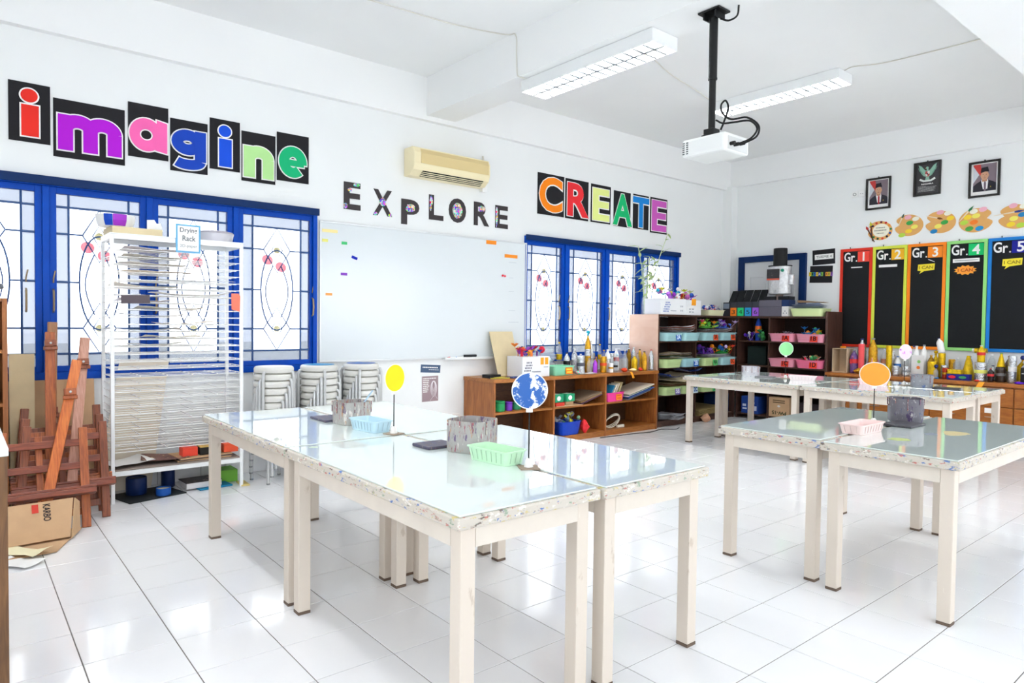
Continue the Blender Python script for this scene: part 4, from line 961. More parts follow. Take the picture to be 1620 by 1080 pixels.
o = tag(part('dark_card', MB().bb((-.0015, -.085, -.028), (.0015, .085, .028)), C('#5d545a', .7)), 'small dark card hanging on the rack front', 'card'); o.location = (.4325, .885, 1.345); o.rotation_euler = (.05, 0, 0)
o = tag(part('red_tag', MB().slab([(-.028, -.055), (.028, -.07), (.032, .04), (.02, .06), (-.03, .06)], -.0015, .0015), C('#f08068', .7)), 'coral red paper tag hanging at the rack right side', 'tag'); on_wall_left(o, 1.525, 1.345, .4325)
# sign on the rack
sg = thing('rack_sign', 'white card with blue border reading Drying Rack 2D-paper', 'sign'); on_wall_left(sg, 1.14, DH-.08, .436)
m = MB(); m.slab(rect(-.012, -.012, .147, .182), 0, .002); part('blue_border', m, C('#6fb0d8', .6), sg); m = MB(); m.slab(rect(0, 0, .135, .170), .0021, .003); part('card', m, PAPER, sg)
text('lettering', 'Drying', .014, .118, .125, .158, .0031, C('#6a6f74'), sg, .0004, .015); text('lettering', 'Rack', .03, .068, .115, .105, .0031, C('#6a6f74'), sg, .0004, .015); text('lettering', '2D-paper', .014, .02, .125, .045, .0031, C('#8a8f94'), sg, .0004, 0)
# on top of the rack
TT = DH+.0085
o = tag(part('flat_carton', MB().bb((-.13, -.15, 0), (.13, .15, .045)), CARD2, None, bevel=.002), 'flat tan carton lying on the left of the rack top', 'box'); o.location = (.27, .90, TT); o.rotation_euler = (0, 0, .05)
t = thing('craft_bowl', 'white bowl with a blue and purple face on the rack top left corner', 'bowl', (.25, .80, TT+.0455))
m = MB(); m.lathe([(.06, 0), (.10, .008), (.115, .045), (.118, .085), (.112, .085), (.108, .045), (.06, .012)], 28, close=False); m.f.append(tuple(range(27, -1, -1))); m.f.append(tuple(range(6*28, 7*28))); part('bowl', m, WHITE, t, True)
for a0, a1, col in ((-.75, -.30, '#1246b8'), (-.28, .42, '#a238c4')):
    m = MB(); vs = []; n = 8
    for i in range(n+1):
        a = a0+(a1-a0)*i/n
        for rr, z in ((.1035, .010), (.1175, .045), (.1205, .084)): vs.append((rr*math.cos(a), rr*math.sin(a), z))
    m.add(vs, [(3*i+j, 3*i+3+j, 3*i+4+j, 3*i+1+j) for i in range(n) for j in range(2)]); part('painted_patch', m, C(col, .5), t)
t = thing('grey_dish', 'grey covered dish on the right of the rack top', 'dish', (.27, 1.43, TT))
m = MB(); m.lathe([(.105, 0), (.115, .05), (.118, .065)], 24, sx=.9, sy=1.1); part('bowl', m, C('#cfcdd4', .5), t, True); m = MB(); m.lathe([(.121, .066), (.11, .078), (.04, .088), (.01, .089)], 24, sx=.9, sy=1.1); part('lid', m, C('#b7b2bc', .5), t, True)
o = tag(part('folded_card', MB().slab([(0, 0), (.10, 0), (.085, .055), (.06, .05), (.045, .075), (.0, .07)], -.001, .001), PAPER), 'small white folded card standing on the rack top carton', 'card'); on_wall_left(o, .98, TT+.046, .30)
# lower rack shelf
o = sheet_thing('painted_sheet', 'white painted sheet on the lowest rack shelf', 'paper', (.27, .86, .2205+.02), .26, .24, PAPER, .02, .3, seed=3)
o = sheet_thing('painted_sheet', 'brown and cream painted sheet on the lowest rack shelf', 'paper', (.25, 1.10, .222+.02), .30, .26, mat_splatter('brown_cream_painting', '#7c5148', ['#e8dcb4', '#4a2e2c', '#c8a878'], 9, .6), .015, -.2, seed=4)
for k in range(3):
    o = tag(part('wooden_panel', MB().bb((-.13, -.18, 0), (.13, .18, .008)), [CARD, C('#5a4a44', .7), CARD][k]), ['tan panel lowest of three on the bottom rack shelf', 'dark panel in the middle of three on the bottom rack shelf', 'tan panel topmost of three on the bottom rack shelf'][k], 'panel'); o.location = (.26, 1.33, .221+.0085*k); o.rotation_euler = (0, 0, .05*k)
for y, c1, lb in ((1.24, '#f2503c', 'orange-red carton on the bottom rack shelf, left one'), (1.52, '#f4603c', 'orange-red carton on the bottom rack shelf, right one'), (1.375, '#26231f', 'black carton with tan lid between the orange cartons')):
    t = thing('paint_carton', lb, 'box', (.30, y, .2475)); m = MB(); wd = .05 if c1 != '#26231f' else .07
    m.bb((-.05, -wd, 0), (.05, wd, .052)); part('box', m, C(c1, .5), t, bevel=.002); m = MB(); m.bb((-.05, -wd, .0525), (.05, wd, .062)); part('lid', m, C('#d8b060' if c1 == '#26231f' else c1, .5), t, bevel=.002)
# under the rack
o = tag(part('black_mat', MB().bb((-.16, -.19, 0), (.16, .19, .006)), C('#23272a', .6)), 'black board on the floor under the rack', 'board'); o.location = (.29, .98, .001); o.rotation_euler = (0, 0, .25)
for x, y, r, h, lb in ((.24, .92, .065, .115, 'large dark blue paint can under the rack'), (.15, 1.14, .045, .12, 'tall dark blue paint can under the rack'), (.38, 1.06, .047, .05, 'short bright blue tape roll under the rack')):
    t = thing('paint_can', lb, 'can', (x, y, .0075)); bl = C('#122a5c' if h > .06 else '#1d55a8', .4)
    m = MB(); m.lathe([(r*.97, 0), (r, .004), (r, h-.004), (r*.97, h), (r*.92, h), (r*.92, h-.008)], 24); part('body', m, bl, t, True); m = MB(); m.lathe([(r*.91, h-.0075), (r*.5, h-.006)], 20); part('lid', m, C('#3a4658' if h > .06 else '#c9bfa8', .5), t)
for k, (x, y, sx, sy, z, h, col, lb) in enumerate(((.30, 1.40, .17, .23, .001, .012, '#1c7fa8', 'blue book at the bottom of the pile under the rack'), (.26, 1.33, .18, .24, .0135, .04, '#e8e6e6', 'thick white book with dark cover picture under the rack'), (.16, 1.53, .16, .14, .001, .09, '#7dc04a', 'green box under the right end of the rack'), (.36, 1.60, .16, .06, .001, .01, '#d8c27a', 'yellow board under the rack right end'))):
    t = thing('book' if k < 2 else 'floor_box', lb, 'book' if k < 2 else 'box', (x, y, z), .1-.05*k); m = MB(); m.bb((-sx/2, -sy/2, 0), (sx/2, sy/2, h)); part('block', m, C(col, .6), t, bevel=.002)
    if k == 1: m = MB(); m.bb((-sx/2-.003, -sy/2-.003, h+.0005), (sx/2+.003, sy/2+.003, h+.004)); part('cover', m, mat_splatter('book_cover', '#3b3438', ['#b9a9a0', '#6d5a52'], 12, .6), t)

# ------------------------------------------------------------------ easels leaning by the window
def easel(label, x, y, lean, rz, mats, mast_top, skew, w=.21, leg=.60, clampz=.80, m0=-.03):
    t = thing('easel', label, 'easel', (x, y, 0), 0, 'wooden easels leaning by the left window')
    t.rotation_euler = Euler((0, -lean, rz), 'XYZ'); A, B, D = mats       # local y = across, z = along the easel, x = front
    m = MB(); m.beam((0, -w-.02, 0.0), (0, -w+.04, leg), .045, .024, (1, 0, 0)); part('leg', m, A, t, bevel=.004)
    m = MB(); m.beam((0, w, 0.0), (0, w+.01, leg), .045, .024, (1, 0, 0)); part('leg', m, A, t, bevel=.004)
    for zz in (.37, .51): m = MB(); m.beam((.002, -w-.02+.06*zz/leg, zz), (.002, w+.01*zz/leg, zz), .042, .014, (1, 0, 0)) ; part('crossbar', m, D, t, bevel=.003)
    m = MB(); m.beam((.037, m0, .17), (.037, m0+skew, mast_top), .055, .022, (1, 0, 0)); part('mast', m, B, t, bevel=.004)
    zz = clampz; yy = m0+skew*(zz-.17)/(mast_top-.17)
    m = MB(); m.bb((.049, yy-.038, zz-.034), (.068, yy+.038, zz-.012)); m.bb((.049, yy-.032, zz-.0118), (.076, yy+.032, zz+.030)); part('clamp', m, A, t, bevel=.003)
    m = MB(); m.cyl((.0765, yy, zz+.005), (.086, yy, zz+.005), .007, n=8); part('screw', m, STEEL, t)
    m = MB(); m.bb((.026, -w-.05, .185), (.095, w+.05, .215)); m.bb((.083, -w-.05, .2155), (.095, w+.05, .230)); part('ledge', m, D, t, bevel=.003)
    m = MB(); m.beam((-.032, .0, .02), (-.031, .0, leg*.95), .035, .014, (1, 0, 0)); part('rear_leg', m, A, t, bevel=.003)
    m = MB(); m.beam((-.019, -w, .10), (-.019, w, .10), .04, .012, (1, 0, 0)); part('lower_bar', m, A, t, bevel=.003)
    return t
MAHOG = mat_wood('red_mahogany', '#6e3220', '#8f472c', .35, (12, 1.4, 12))
easel('front easel with an orange mast and red ledge, nearest the camera', .885, .335, .40, 0, (EASEL, EASEL3, MAHOG), 1.02, .19, clampz=.80, m0=.02)
easel('easel behind the front one with a slim pinkish mast', .715, .46, .36, 0, (EASEL2, mat_wood('pinkish_worn_wood', '#a8745e', '#c99a86', .4, (16, 16, 1.4)), MAHOG), 1.15, .12, clampz=.97, m0=.03)
easel('third easel with a red-brown mast and a pale clamp', .545, .465, .32, .0, (EASEL2, EASEL, EASEL), 1.17, .03, clampz=1.08, leg=.62, m0=-.06)
easel('rear easel with the tallest tan mast', .375, .47, .27, 0, (EASEL2, mat_wood('tan_worn_wood', '#93623e', '#b08058', .4, (16, 16, 1.4)), EASEL2), 1.22, .04, clampz=.62, leg=.66, m0=-.05)

# cardboard beside and below the easels
def panel(name, label, cat, pts3, t, mt):
    """flat panel through four corner points, thickness t"""
    p = [Vector(q) for q in pts3]; nrm = (p[1]-p[0]).cross(p[3]-p[0]).normalized()*t; m = MB()
    m.add(p+[q+nrm for q in p], [(3, 2, 1, 0), (4, 5, 6, 7), (0, 1, 5, 4), (1, 2, 6, 5), (2, 3, 7, 6), (3, 0, 4, 7)])
    o = part(name, m, mt); return tag(o, label, cat)
panel('cardboard_sheet', 'tall narrow cardboard sheet standing beside the dark bookcase', 'cardboard', [(.20, .225, .001), (.20, .35, .001), (.10, .36, .98), (.10, .225, .98)], .006, CARD2)
panel('cardboard_sheet', 'wide cardboard sheet leaning on the wall behind the easels', 'cardboard', [(.13, .27, .001), (.13, .70, .001), (.03, .70, .80), (.03, .30, .80)], .006, CARD)
panel('cardboard_sheet', 'pale slanting board leaning behind the left side of the drying rack', 'cardboard', [(.045, .70, .001), (.045, 1.05, .001), (.012, 1.18, .92), (.012, .86, .92)], .005, mat('cream_board', '#eee3cf', .8))
bx = thing('flattened_carton', 'flattened brown carton with black and red print on the floor before the easels', 'cardboard', (.10, 0, 0))
def flap(nm, pts3, t, mt):
    p = [Vector(q) for q in pts3]; nrm = (p[1]-p[0]).cross(p[3]-p[0]).normalized()*t; m = MB()
    m.add(p+[q+nrm for q in p], [(3, 2, 1, 0), (4, 5, 6, 7), (0, 1, 5, 4), (1, 2, 6, 5), (2, 3, 7, 6), (3, 0, 4, 7)]); return part(nm, m, mt, bx)
flap('base_panel', [(1.20, .14, .004), (1.19, .36, .004), (.80, .52, .006), (.76, .14, .006)], .005, CARD)
flap('upright_panel', [(1.02, .12, .02), (1.00, .44, .02), (.86, .47, .20), (.88, .14, .20)], .005, CARD)
flap('side_panel', [(1.00, .445, .012), (.86, .50, .012), (.83, .50, .17), (.86, .475, .20)], .005, CARD)
o = text('print', 'KARBO', 0, 0, .10, .035, 0, C('#3a3230'), bx, .0006, .02); o.matrix_basis = Matrix.Translation((.8830, .325, .191)) @ Matrix(((.61, 0, .79, 0), (0, 1, 0, 0), (-.79, 0, .61, 0), (0, 0, 0, 1))) 
o = part('red_print', MB().slab(rect(0, 0, .03, .05), 0, .0006), C('#c83a2c'), bx); o.matrix_basis = Matrix.Translation((.9150, .275, .1550)) @ Matrix(((0, -.61, .79, 0), (1, 0, 0, 0), (0, .79, .61, 0), (0, 0, 0, 1)))
sheet_thing('paper_sheet', 'pale yellow crumpled paper strip lying on the carton', 'paper', (1.215, .21, .014), .30, .11, mat('pale_yellow_paper', '#efe6bf', .8), .03, -.95, seed=9)
sheet_thing('paper_sheet', 'white crumpled paper lying under the yellow strip', 'paper', (1.37, .19, .006), .22, .12, PAPER, .02, -.9, seed=11)

# dark bookcase at the left picture edge
bc = thing('bookcase', 'dark bookcase cut by the left picture edge beside the window', 'bookcase', (.0, -.75, 0)); BX, BY, BH = .42, .955, 1.33
for y in (0, BY-.025): m = MB(); m.bb((.015, y, 0), (BX, y+.025, BH)); part('side_panel', m, WOOD, bc)
m = MB(); m.bb((.015, .0255, .02), (.025, BY-.0255, BH-.02)); part('back_panel', m, C('#1c1a1c', .7), bc)
for z in (.04, .36, .68, 1.0, BH-.02): m = MB(); m.bb((.026, .0255, z), (BX-.005, BY-.0255, z+.02)); part('shelf', m, WOODH, bc)
t = thing('glue_gun', 'grey glue gun lying on the dark bookcase top', 'glue gun', (.30, .12, BH+.0005), 1.0); m = MB(); m.beam((-.10, 0, .03), (.08, 0, .075), .03, .03); part('body', m, C('#6b6f76', .4), t, bevel=.006); m = MB(); m.beam((-.06, 0, .028), (-.10, 0, .001), .025, .022); part('grip', m, C('#3a4a6a', .5), t, bevel=.004)
for z, x, col, lb, nm in ((1.0205, .33, '#e03a38', 'red craft ball on the bookcase upper shelf', 'craft_ball'), (.7005, .33, '#c9c6bd', 'grey white craft head on the bookcase middle shelf', 'craft_ball')):
    t = thing(nm, lb, 'craft', (x, .09, z)); m = MB(); r_ = .045 if col[1] == 'e' else .06; m.lathe([(r_*math.cos(a), r_+r_*math.sin(a)) for a in [-PI/2+PI*i/10 for i in range(11)]], 16); part('ball', m, C(col, .5), t, True); m = MB(); m.lathe([(r_*1.02, r_*.8), (r_*1.02, r_*1.1)], 16); part('band', m, C('#3a3c40'), t)
t = thing('yellow_stick', 'yellow plastic tool poking out of the bookcase', 'tool', (.33, -.05, .7005)); m = MB(); m.beam((0, 0, .10), (.18, .05, .15), .012, .012); part('shaft', m, C('#d8d82a', .4), t); m = MB(); m.bb((-.04, -.05, 0), (.04, .05, .09)); part('holder', m, C('#6a6458', .6), t, bevel=.008)
# near desk at the very left edge
nd = thing('teacher_desk', 'worn brown desk with a white top corner cut by the left picture edge', 'desk', (2.93, .083, 0))
m = MB(); m.bb((-.55, -.9, 0.0), (-.012, -.001, .80)); part('body', m, mat_wood('worn_dark_oak', '#5b3c20', '#7c5630', .5, (9, 9, 1)), nd); m = MB(); m.bb((-.56, -.92, .8005), (-.006, .002, .826)); part('desk_top', m, C('#e9efee', .2), nd, bevel=.003)

# dried paint stains on the right-hand glass tops
for k, (x, y, rx, ry, col, lb) in enumerate(((4.17, 3.42, .07, .05, '#c9d88a', 'yellow green dried paint stain on the right glass top'), (4.27, 3.86, .06, .09, '#d9c898', 'tan dried paint stain on the right glass top'), (4.20, 3.72, .03, .05, '#8b97a8', 'blue grey dried paint stain on the right glass top'), (2.76, 1.12, .02, .02, '#b9c8a8', 'small green grey paint stain on the front glass top'))):
    rn = random.Random(k+60); m = MB(); m.slab([(x+rx*(.5+.7*rn.random())*math.cos(2*PI*i/14), y+ry*(.5+.7*rn.random())*math.sin(2*PI*i/14)) for i in range(14)], TZ, TZ+.0006); tag(part('paint_stain', m, C(col, .3)), lb, 'stain')
# ------------------------------------------------------------------ low brown shelf under the right window
ls = thing('low_shelf', 'low brown open shelf unit under the right window', 'shelf unit', (.012, 3.85, 0)); SD, SL, SH = .483, 2.42, .682
for y in (0, .765, 1.53, SL-.022): m = MB(); m.bb((0, y, .0), (SD-.004, y+.022, SH-.036)); part('upright_panel', m, WOOD, ls)
m = MB(); m.bb((0, -.008, SH-.0355), (SD+.006, SL+.008, SH)); part('top_board', m, WOODH, ls, bevel=.003)
for k, (a, b) in enumerate(((.0225, .7645), (.7875, 1.5295), (1.5525, SL-.0225))):
    m = MB(); m.bb((.012, a, .345), (SD-.012, b, .365)); part('shelf', m, WOODH, ls); m = MB(); m.bb((.012, a, .03), (SD-.006, b, .06)); part('bottom_board', m, WOODH, ls)
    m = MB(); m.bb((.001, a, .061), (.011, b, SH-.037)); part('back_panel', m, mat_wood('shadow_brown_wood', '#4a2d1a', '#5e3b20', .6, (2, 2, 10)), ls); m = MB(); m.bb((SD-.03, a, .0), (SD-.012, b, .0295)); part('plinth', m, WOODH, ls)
LT = SH+.0008; L1 = .3658; L0 = .0608
def box_thing(name, label, cat, loc, d, mt, rz=0, bev=.003, lid=None, group=None):
    t = thing(name, label, cat, loc, rz, group); m = MB(); m.bb((-d[0]/2, -d[1]/2, 0), (d[0]/2, d[1]/2, d[2])); part('box', m, mt, t, bevel=bev)
    if lid: m = MB(); m.bb((-d[0]/2-.002, -d[1]/2-.002, d[2]+.0005), (d[0]/2+.002, d[1]/2+.002, d[2]+lid[0])); part('lid', m, lid[1], t, bevel=bev)
    return t
def face_text(t, body, x, y0, z0, y1, z1, m, axis='x', bold=.02, name='lettering'):
    """lettering on the +x face (axis x) or on the -y face (axis y) of a thing's local frame"""
    o = text(name, body, y0, z0, y1, z1, 0, m, t, .0006, bold)
    o.matrix_basis = Matrix(((0, 0, 1, x), (1, 0, 0, 0), (0, 1, 0, 0), (0, 0, 0, 1))) if axis == 'x' else Matrix(((1, 0, 0, 0), (0, 0, -1, x), (0, 1, 0, 0), (0, 0, 0, 1))); return o
def face_slab(t, name, pts, x, th, m, axis='x'):
    mb = MB(); mb.slab(pts, 0, th); o = part(name, mb, m, t)
    o.matrix_basis = Matrix(((0, 0, 1, x), (1, 0, 0, 0), (0, 1, 0, 0), (0, 0, 0, 1))) if axis == 'x' else Matrix(((1, 0, 0, 0), (0, 0, -1, x), (0, 1, 0, 0), (0, 0, 0, 1))); return o
def flowers(t, cx, cy, z, rx, ry, n, mats, h=.10, seed=1):
    """craft flowers and ribbons, each a part of its bunch"""
    rn = random.Random(seed)
    for k in range(n):
        x, y = cx+rx*rn.uniform(-1, 1), cy+ry*rn.uniform(-1, 1); mt = mats[rn.randrange(len(mats))]; z1 = z+h*rn.uniform(.1, .8); kind = rn.randrange(3)
        tip = Vector((x+rn.uniform(-.05, .05), y+rn.uniform(-.06, .06), z1)); m = MB()
        if kind == 0:
            rr = rn.uniform(.030, .052)
            for q in range(6):
                a = 2*PI*q/6; d = Vector((math.cos(a)*rr, math.sin(a)*rr, rr*.7)); sd = Vector((-math.sin(a), math.cos(a), 0))*rr*.4
                m.add([tip, tip+d*.6+sd, tip+d, tip+d*.6-sd, tip+Vector((0, 0, -.006))], [(0, 3, 2, 1), (4, 1, 2), (4, 2, 3), (4, 3, 0), (4, 0, 1)])
            m.cyl((x, y, z-.02), tip, .002, n=5); part('craft_flower', m, mt, t)
        elif kind == 1:
            pts = [Vector((x, y, z-.01)), Vector((x, y, z1*.5+z*.5)), tip, tip+Vector((rn.uniform(-.03, .03), rn.uniform(-.04, .04), -.02))]; w_ = Vector((rn.uniform(-1, 1), rn.uniform(-1, 1), .2)).normalized()*.016
            th_ = Vector((.002, .002, 0)); vs = []
            for p in pts: vs += [p-w_, p+w_, p+w_+th_, p-w_+th_]
            fs = []
            for i in range(3):
                b0 = 4*i
                for q in range(4): fs.append((b0+q, b0+(q+1) % 4, b0+4+(q+1) % 4, b0+4+q))
            fs += [(3, 2, 1, 0), (12, 13, 14, 15)]; m.add(vs, fs); part('paper_ribbon', m, mt, t)
        else:
            rr = rn.uniform(.020, .036); m.lathe([(rr*math.cos(a)*(1 if i % 2 else .86), rr*math.sin(a)) for i, a in enumerate([-PI/2+PI*i/6 for i in range(7)])], 8, tip)
            m.cyl((x, y, z-.02), tip, .002, n=5); part('pompom', m, mt, t, True)
# on top of the low shelf
t = box_thing('router_box', 'small black box with a wire on the low shelf left end', 'router', (.30, 3.97, LT), (.11, .15, .032), C('#1d1e20', .4), .1); m = MB(); m.tube([(.05, -.06, .006), (.075, -.10, .006), (.085, -.03, .006), (.075, .03, .006)], .004); part('cable', m, C('#1d1e20', .5), t, True)
o = tag(part('spiral_notebook', MB().bb((-.045, -.06, 0), (.045, .06, .012)), C('#39437a', .5), None, bevel=.002), 'dark blue notebook lying before the leaning cardboard', 'notebook'); o.location = (.43, 4.145, LT); o.rotation_euler = (0, 0, .15)
o = tag(part('craft_sticks', MB().beam((-.02, -.10, .005), (.02, .10, .005), .012, .01).beam((.02, -.09, .014), (-.03, .08, .014), .012, .006), C('#b9b24a', .6)), 'two yellow green sticks lying on the low shelf', 'sticks'); o.location = (.44, 3.965, LT)
panel('cardboard_sheet', 'tan cardboard panel leaning against the whiteboard edge on the low shelf', 'cardboard', [(.20, 4.13, LT), (.20, 4.42, LT), (.055, 4.42, LT+.44), (.055, 4.12, LT+.44)], .006, CARD2)
t = box_thing('white_carton', 'white printed carton full of craft flowers on the low shelf', 'box', (.335, 4.41, LT), (.24, .36, .20), mat('white_carton_card', '#e9eaec', .7), 0)
for i in range(5):
    for j in range(5):
        pts = rect(-.165+.018*i+.010*j, .03+.026*j, -.155+.018*i+.010*j, .046+.026*j)
        if i+j < 8: face_slab(t, 'printed_dot', pts, .1202, .0006, C('#2d3050'))
face_slab(t, 'line_of_writing', rect(-.06, .045, .06, .056), .1202, .0006, C('#8d929c')); face_slab(t, 'line_of_writing', rect(.10, .09, .16, .10), .1202, .0006, C('#a9adb5'))
for y in (.055, .115): face_slab(t, 'orange_label', rect(y, .12, y+.045, .19), .1202, .001, C('#f7a32a'))
flowers(t, -.02, 0, .20, .07, .13, 22, CRIMP[:5]+[C('#9a4ac0'), C('#e88030')], .13, 3)
basket_m = basket('mint green basket with an orange label on the low shelf', .36, 4.80, .30, .22, .095, PI/2, '#8fdcb4', LT, slots=False)
face_t = basket_m
o = part('orange_label', MB().slab(rect(-.05, .012, .05, .085), 0, .002), C('#f08a2a'), basket_m); o.matrix_basis = Matrix(((1, 0, 0, .055), (0, .12, -.99, -.1105), (0, .99, .12, 0), (0, 0, 0, 1)))
for k in range(2):
    o = part('line_of_writing', MB().slab(rect(-.035, .055-.03*k, .035, .068-.03*k), .0021, .0027), C('#f2e24a'), basket_m); o.matrix_basis = Matrix(((1, 0, 0, .055), (0, .12, -.99, -.1105), (0, .99, .12, 0), (0, 0, 0, 1)))
t = thing('plastic_bag', 'clear crinkled bag of craft bits behind the mint basket', 'bag', (.125, 4.80, LT)); rn = random.Random(5)
m = MB(); m.lathe([(.10*(.8+.4*rn.random()), .02*k) for k in range(14)], 18, sx=.75, sy=1.5); part('bag', m, mat_glass('crinkled_plastic', (.9, .93, .95), diffuse=.35), t, True); flowers(t, 0, 0, .08, .05, .1, 8, [C('#c9ccd2'), C('#2a56b0'), C('#e8a0a8')], .12, 8)
# craft bottles
def bottle(label, x, y, z, h, r, body, cap=None, kind='bottle', top=None, tilt=0.0, group=None, extra=None):
    t = thing('craft_bottle' if kind != 'can' else 'craft_can', label, 'bottle' if kind != 'can' else 'can', (x, y, z), random.uniform(0, 6), group)
    if tilt: t.rotation_euler = Euler((0, tilt, t.rotation_euler.z*0+PI), 'XYZ')
    if kind == 'bottle': p = [(r*.85, 0), (r*.98, .006), (r, h*.08), (r*.94, h*.22), (r, h*.36), (r*.95, h*.5), (r, h*.62), (r*.86, h*.74), (r*.5, h*.86), (r*.30, h*.91), (r*.30, h*.955)]
    elif kind == 'can': p = [(r*.92, 0), (r, .005), (r*.97, h*.2), (r, h*.4), (r*.97, h*.6), (r, h*.8), (r, h-.005), (r*.93, h)]
    else: p = [(r*.95, 0), (r, .004), (r*.75, h*.35), (r*.5, h*.65), (r*.28, h*.9), (r*.26, h*.955)]
    m = MB(); m.lathe(p, 16); part('body', m, body, t, True)
    if cap:
        m = MB(); rc = r*.38; m.lathe([(rc, h*.956), (rc, h*.998), (rc*.85, h)], 12); part('cap', m, cap, t, True)
    if top:
        m = MB(); m.lathe([(r*1.03, h*.42), (r*1.03, h*.60)], 16); part('band', m, top, t, True)
    if extra == 'ball':
        m = MB(); rb = .02; m.lathe([(rb*math.cos(a), h+rb+rb*math.sin(a)) for a in [-PI/2+PI*i/8 for i in range(9)]], 12); part('ball', m, cap or C('#2a2f5c'), t, True)
    if extra == 'fins':
        for q in range(3):
            a = 2*PI*q/3; c, s = math.cos(a), math.sin(a); d = .003; m = MB()
            pr = [(r*.98, .02), (r*1.6, .0), (r*1.5, h*.28), (r*.98, h*.45)]; m.add([(rr*c-d*s, rr*s+d*c, zz) for rr, zz in pr]+[(rr*c+d*s, rr*s-d*c, zz) for rr, zz in pr], [(0, 1, 2, 3), (7, 6, 5, 4), (0, 4, 5, 1), (1, 5, 6, 2), (2, 6, 7, 3), (3, 7, 4, 0)]); part('fin', m, C('#f0a0c0', .6), t)
    return t
NV, BK, WHc, RD, GN, GY = C('#27306a', .4), C('#17181a', .4), C('#ecebea', .4), C('#cf2f33', .4), C('#159a6a', .4), C('#8d9094', .4)
GS = 'craft bottles on the low shelf'; S_ = LT
LB = [('tall gold and clear rocket bottle with a turquoise ball on the low shelf', .24, 5.36, .42, .034, GOLD, C('#22b4d2', .4), 'bottle', SILVER, 'ball'),
 ('gold foil can with red crepe on top, front of the low shelf', .38, 5.46, .175, .036, GOLD, None, 'can', C('#e0542a'), None),
 ('slim silver bottle nearest the mint basket', .25, 5.03, .22, .034, SILVER, BK, 'bottle', BK, None), ('wide silver can behind the white paper on the low shelf', .36, 5.13, .19, .042, SILVER, None, 'can', C('#5a5c68'), None),
 ('small clear bottle left of the purple one', .38, 5.24, .16, .026, CLEAR, GY, 'bottle', None, None), ('purple-filled slim bottle on the low shelf', .40, 5.31, .15, .024, C('#b04ad8', .3), GOLD, 'bottle', None, None),
 ('slim orange gold bottle left of the gold can', .33, 5.40, .17, .020, DGOLD, C('#e8762a'), 'bottle', None, None), ('tall white foil bottle right of the gold can', .36, 5.55, .25, .032, WHITE, WHc, 'bottle', SILVER, None),
 ('small clear jar with a black line on the low shelf', .40, 5.63, .125, .030, CLEAR, None, 'can', BK, None), ('clear bottle with a pale blue disc on top', .36, 5.71, .19, .028, CLEAR, C('#7fc4e0'), 'bottle', None, None),
 ('clear bottle with a grey cap behind the orange crepe', .36, 5.84, .185, .036, CLEAR, GY, 'bottle', None, None), ('slim tall clear bottle in the middle of the low shelf right half', .28, 5.93, .23, .026, CLEAR, WHc, 'bottle', None, None),
 ('yellow gold bottle beside the red crepe', .34, 6.03, .17, .036, YGOLD, None, 'bottle', None, None), ('slim clear bottle between two gold ones', .32, 6.11, .20, .022, CLEAR, GY, 'bottle', None, None),
 ('tall slim gold bottle near the low shelf right end', .30, 6.17, .24, .026, GOLD, BK, 'bottle', None, None), ('gold bottle with a black cap at the low shelf right end', .41, 6.12, .22, .032, GOLD, BK, 'bottle', None, None),
 ('silver bottle with a red cap at the far right end of the low shelf', .43, 6.22, .24, .028, SILVER, RD, 'bottle', None, None), ('yellow and clear bottle standing in the back row behind the silver bottle', .12, 5.04, .33, .03, CLEAR, YGOLD, 'bottle', YGOLD, None),
 ('yellow-topped slim bottle in the back row by the window', .12, 5.68, .30, .022, CLEAR, YGOLD, 'bottle', YGOLD, None), ('white foil rocket in the back row right of the tall gold rocket', .13, 5.52, .34, .045, WHITE, WHc, 'cone', SILVER, None),
 ('clear wide bottle in the back row near the shelf right end', .13, 6.0, .24, .04, CLEAR, WHc, 'bottle', None, None), ('silver bottle in the back row behind the purple one', .13, 5.26, .26, .036, SILVER, WHc, 'bottle', None, None)]
LB += [('silver bottle with a grey cap between the wide can and the purple bottle, back row', .22, 5.17, .21, .032, SILVER, GY, 'bottle', None, None), ('clear bottle behind the small clear bottle with a white cap', .22, 5.27, .20, .030, CLEAR, WHc, 'bottle', WHc, None),
 ('gold topped clear bottle behind the tall white foil bottle', .24, 5.62, .24, .032, CLEAR, GOLD, 'bottle', GOLD, None), ('silver can behind the clear jar with the black line', .24, 5.74, .20, .034, SILVER, None, 'can', None, None), ('white bottle with a red ring behind the orange crepe', .23, 5.84, .25, .030, WHITE, WHc, 'bottle', RD, None),
 ('dark gold bottle behind the yellow gold one', .21, 6.08, .25, .030, DGOLD, WHc, 'bottle', None, None), ('silver bottle behind the slim tall gold bottle', .20, 6.18, .26, .030, SILVER, WHc, 'bottle', None, None), ('small white can before the silver can, low shelf front', .43, 5.53, .10, .026, WHITE, None, 'can', GOLD, None)]
for lb, x, y, h, r, b, c, k, tp, ex in LB: bottle(lb, x, y, S_, h, r*1.05, b, c, k, tp, group=GS, extra=ex)
def crumple(name, label, cat, loc, r, mt, seed, h=.6, group=None):
    rn = random.Random(seed); m = MB(); n = 10; rows = 5; vs = []
    for j in range(rows):
        t_ = j/(rows-1)
        for i in range(n):
            a = 2*PI*i/n; rr = r*math.sin(PI*(.12+.76*t_))*(.75+.5*rn.random()); vs.append((rr*math.cos(a), rr*math.sin(a), r*2*h*t_*(.85+.3*rn.random())*(1 if j else 0)))
    fs = [(j*n+i, j*n+(i+1) % n, (j+1)*n+(i+1) % n, (j+1)*n+i) for j in range(rows-1) for i in range(n)]+[tuple(range(n-1, -1, -1)), tuple(range((rows-1)*n, rows*n))]
    m.add(vs, fs); o = part(name, m, mt); o.location = loc; return tag(o, label, cat, group)
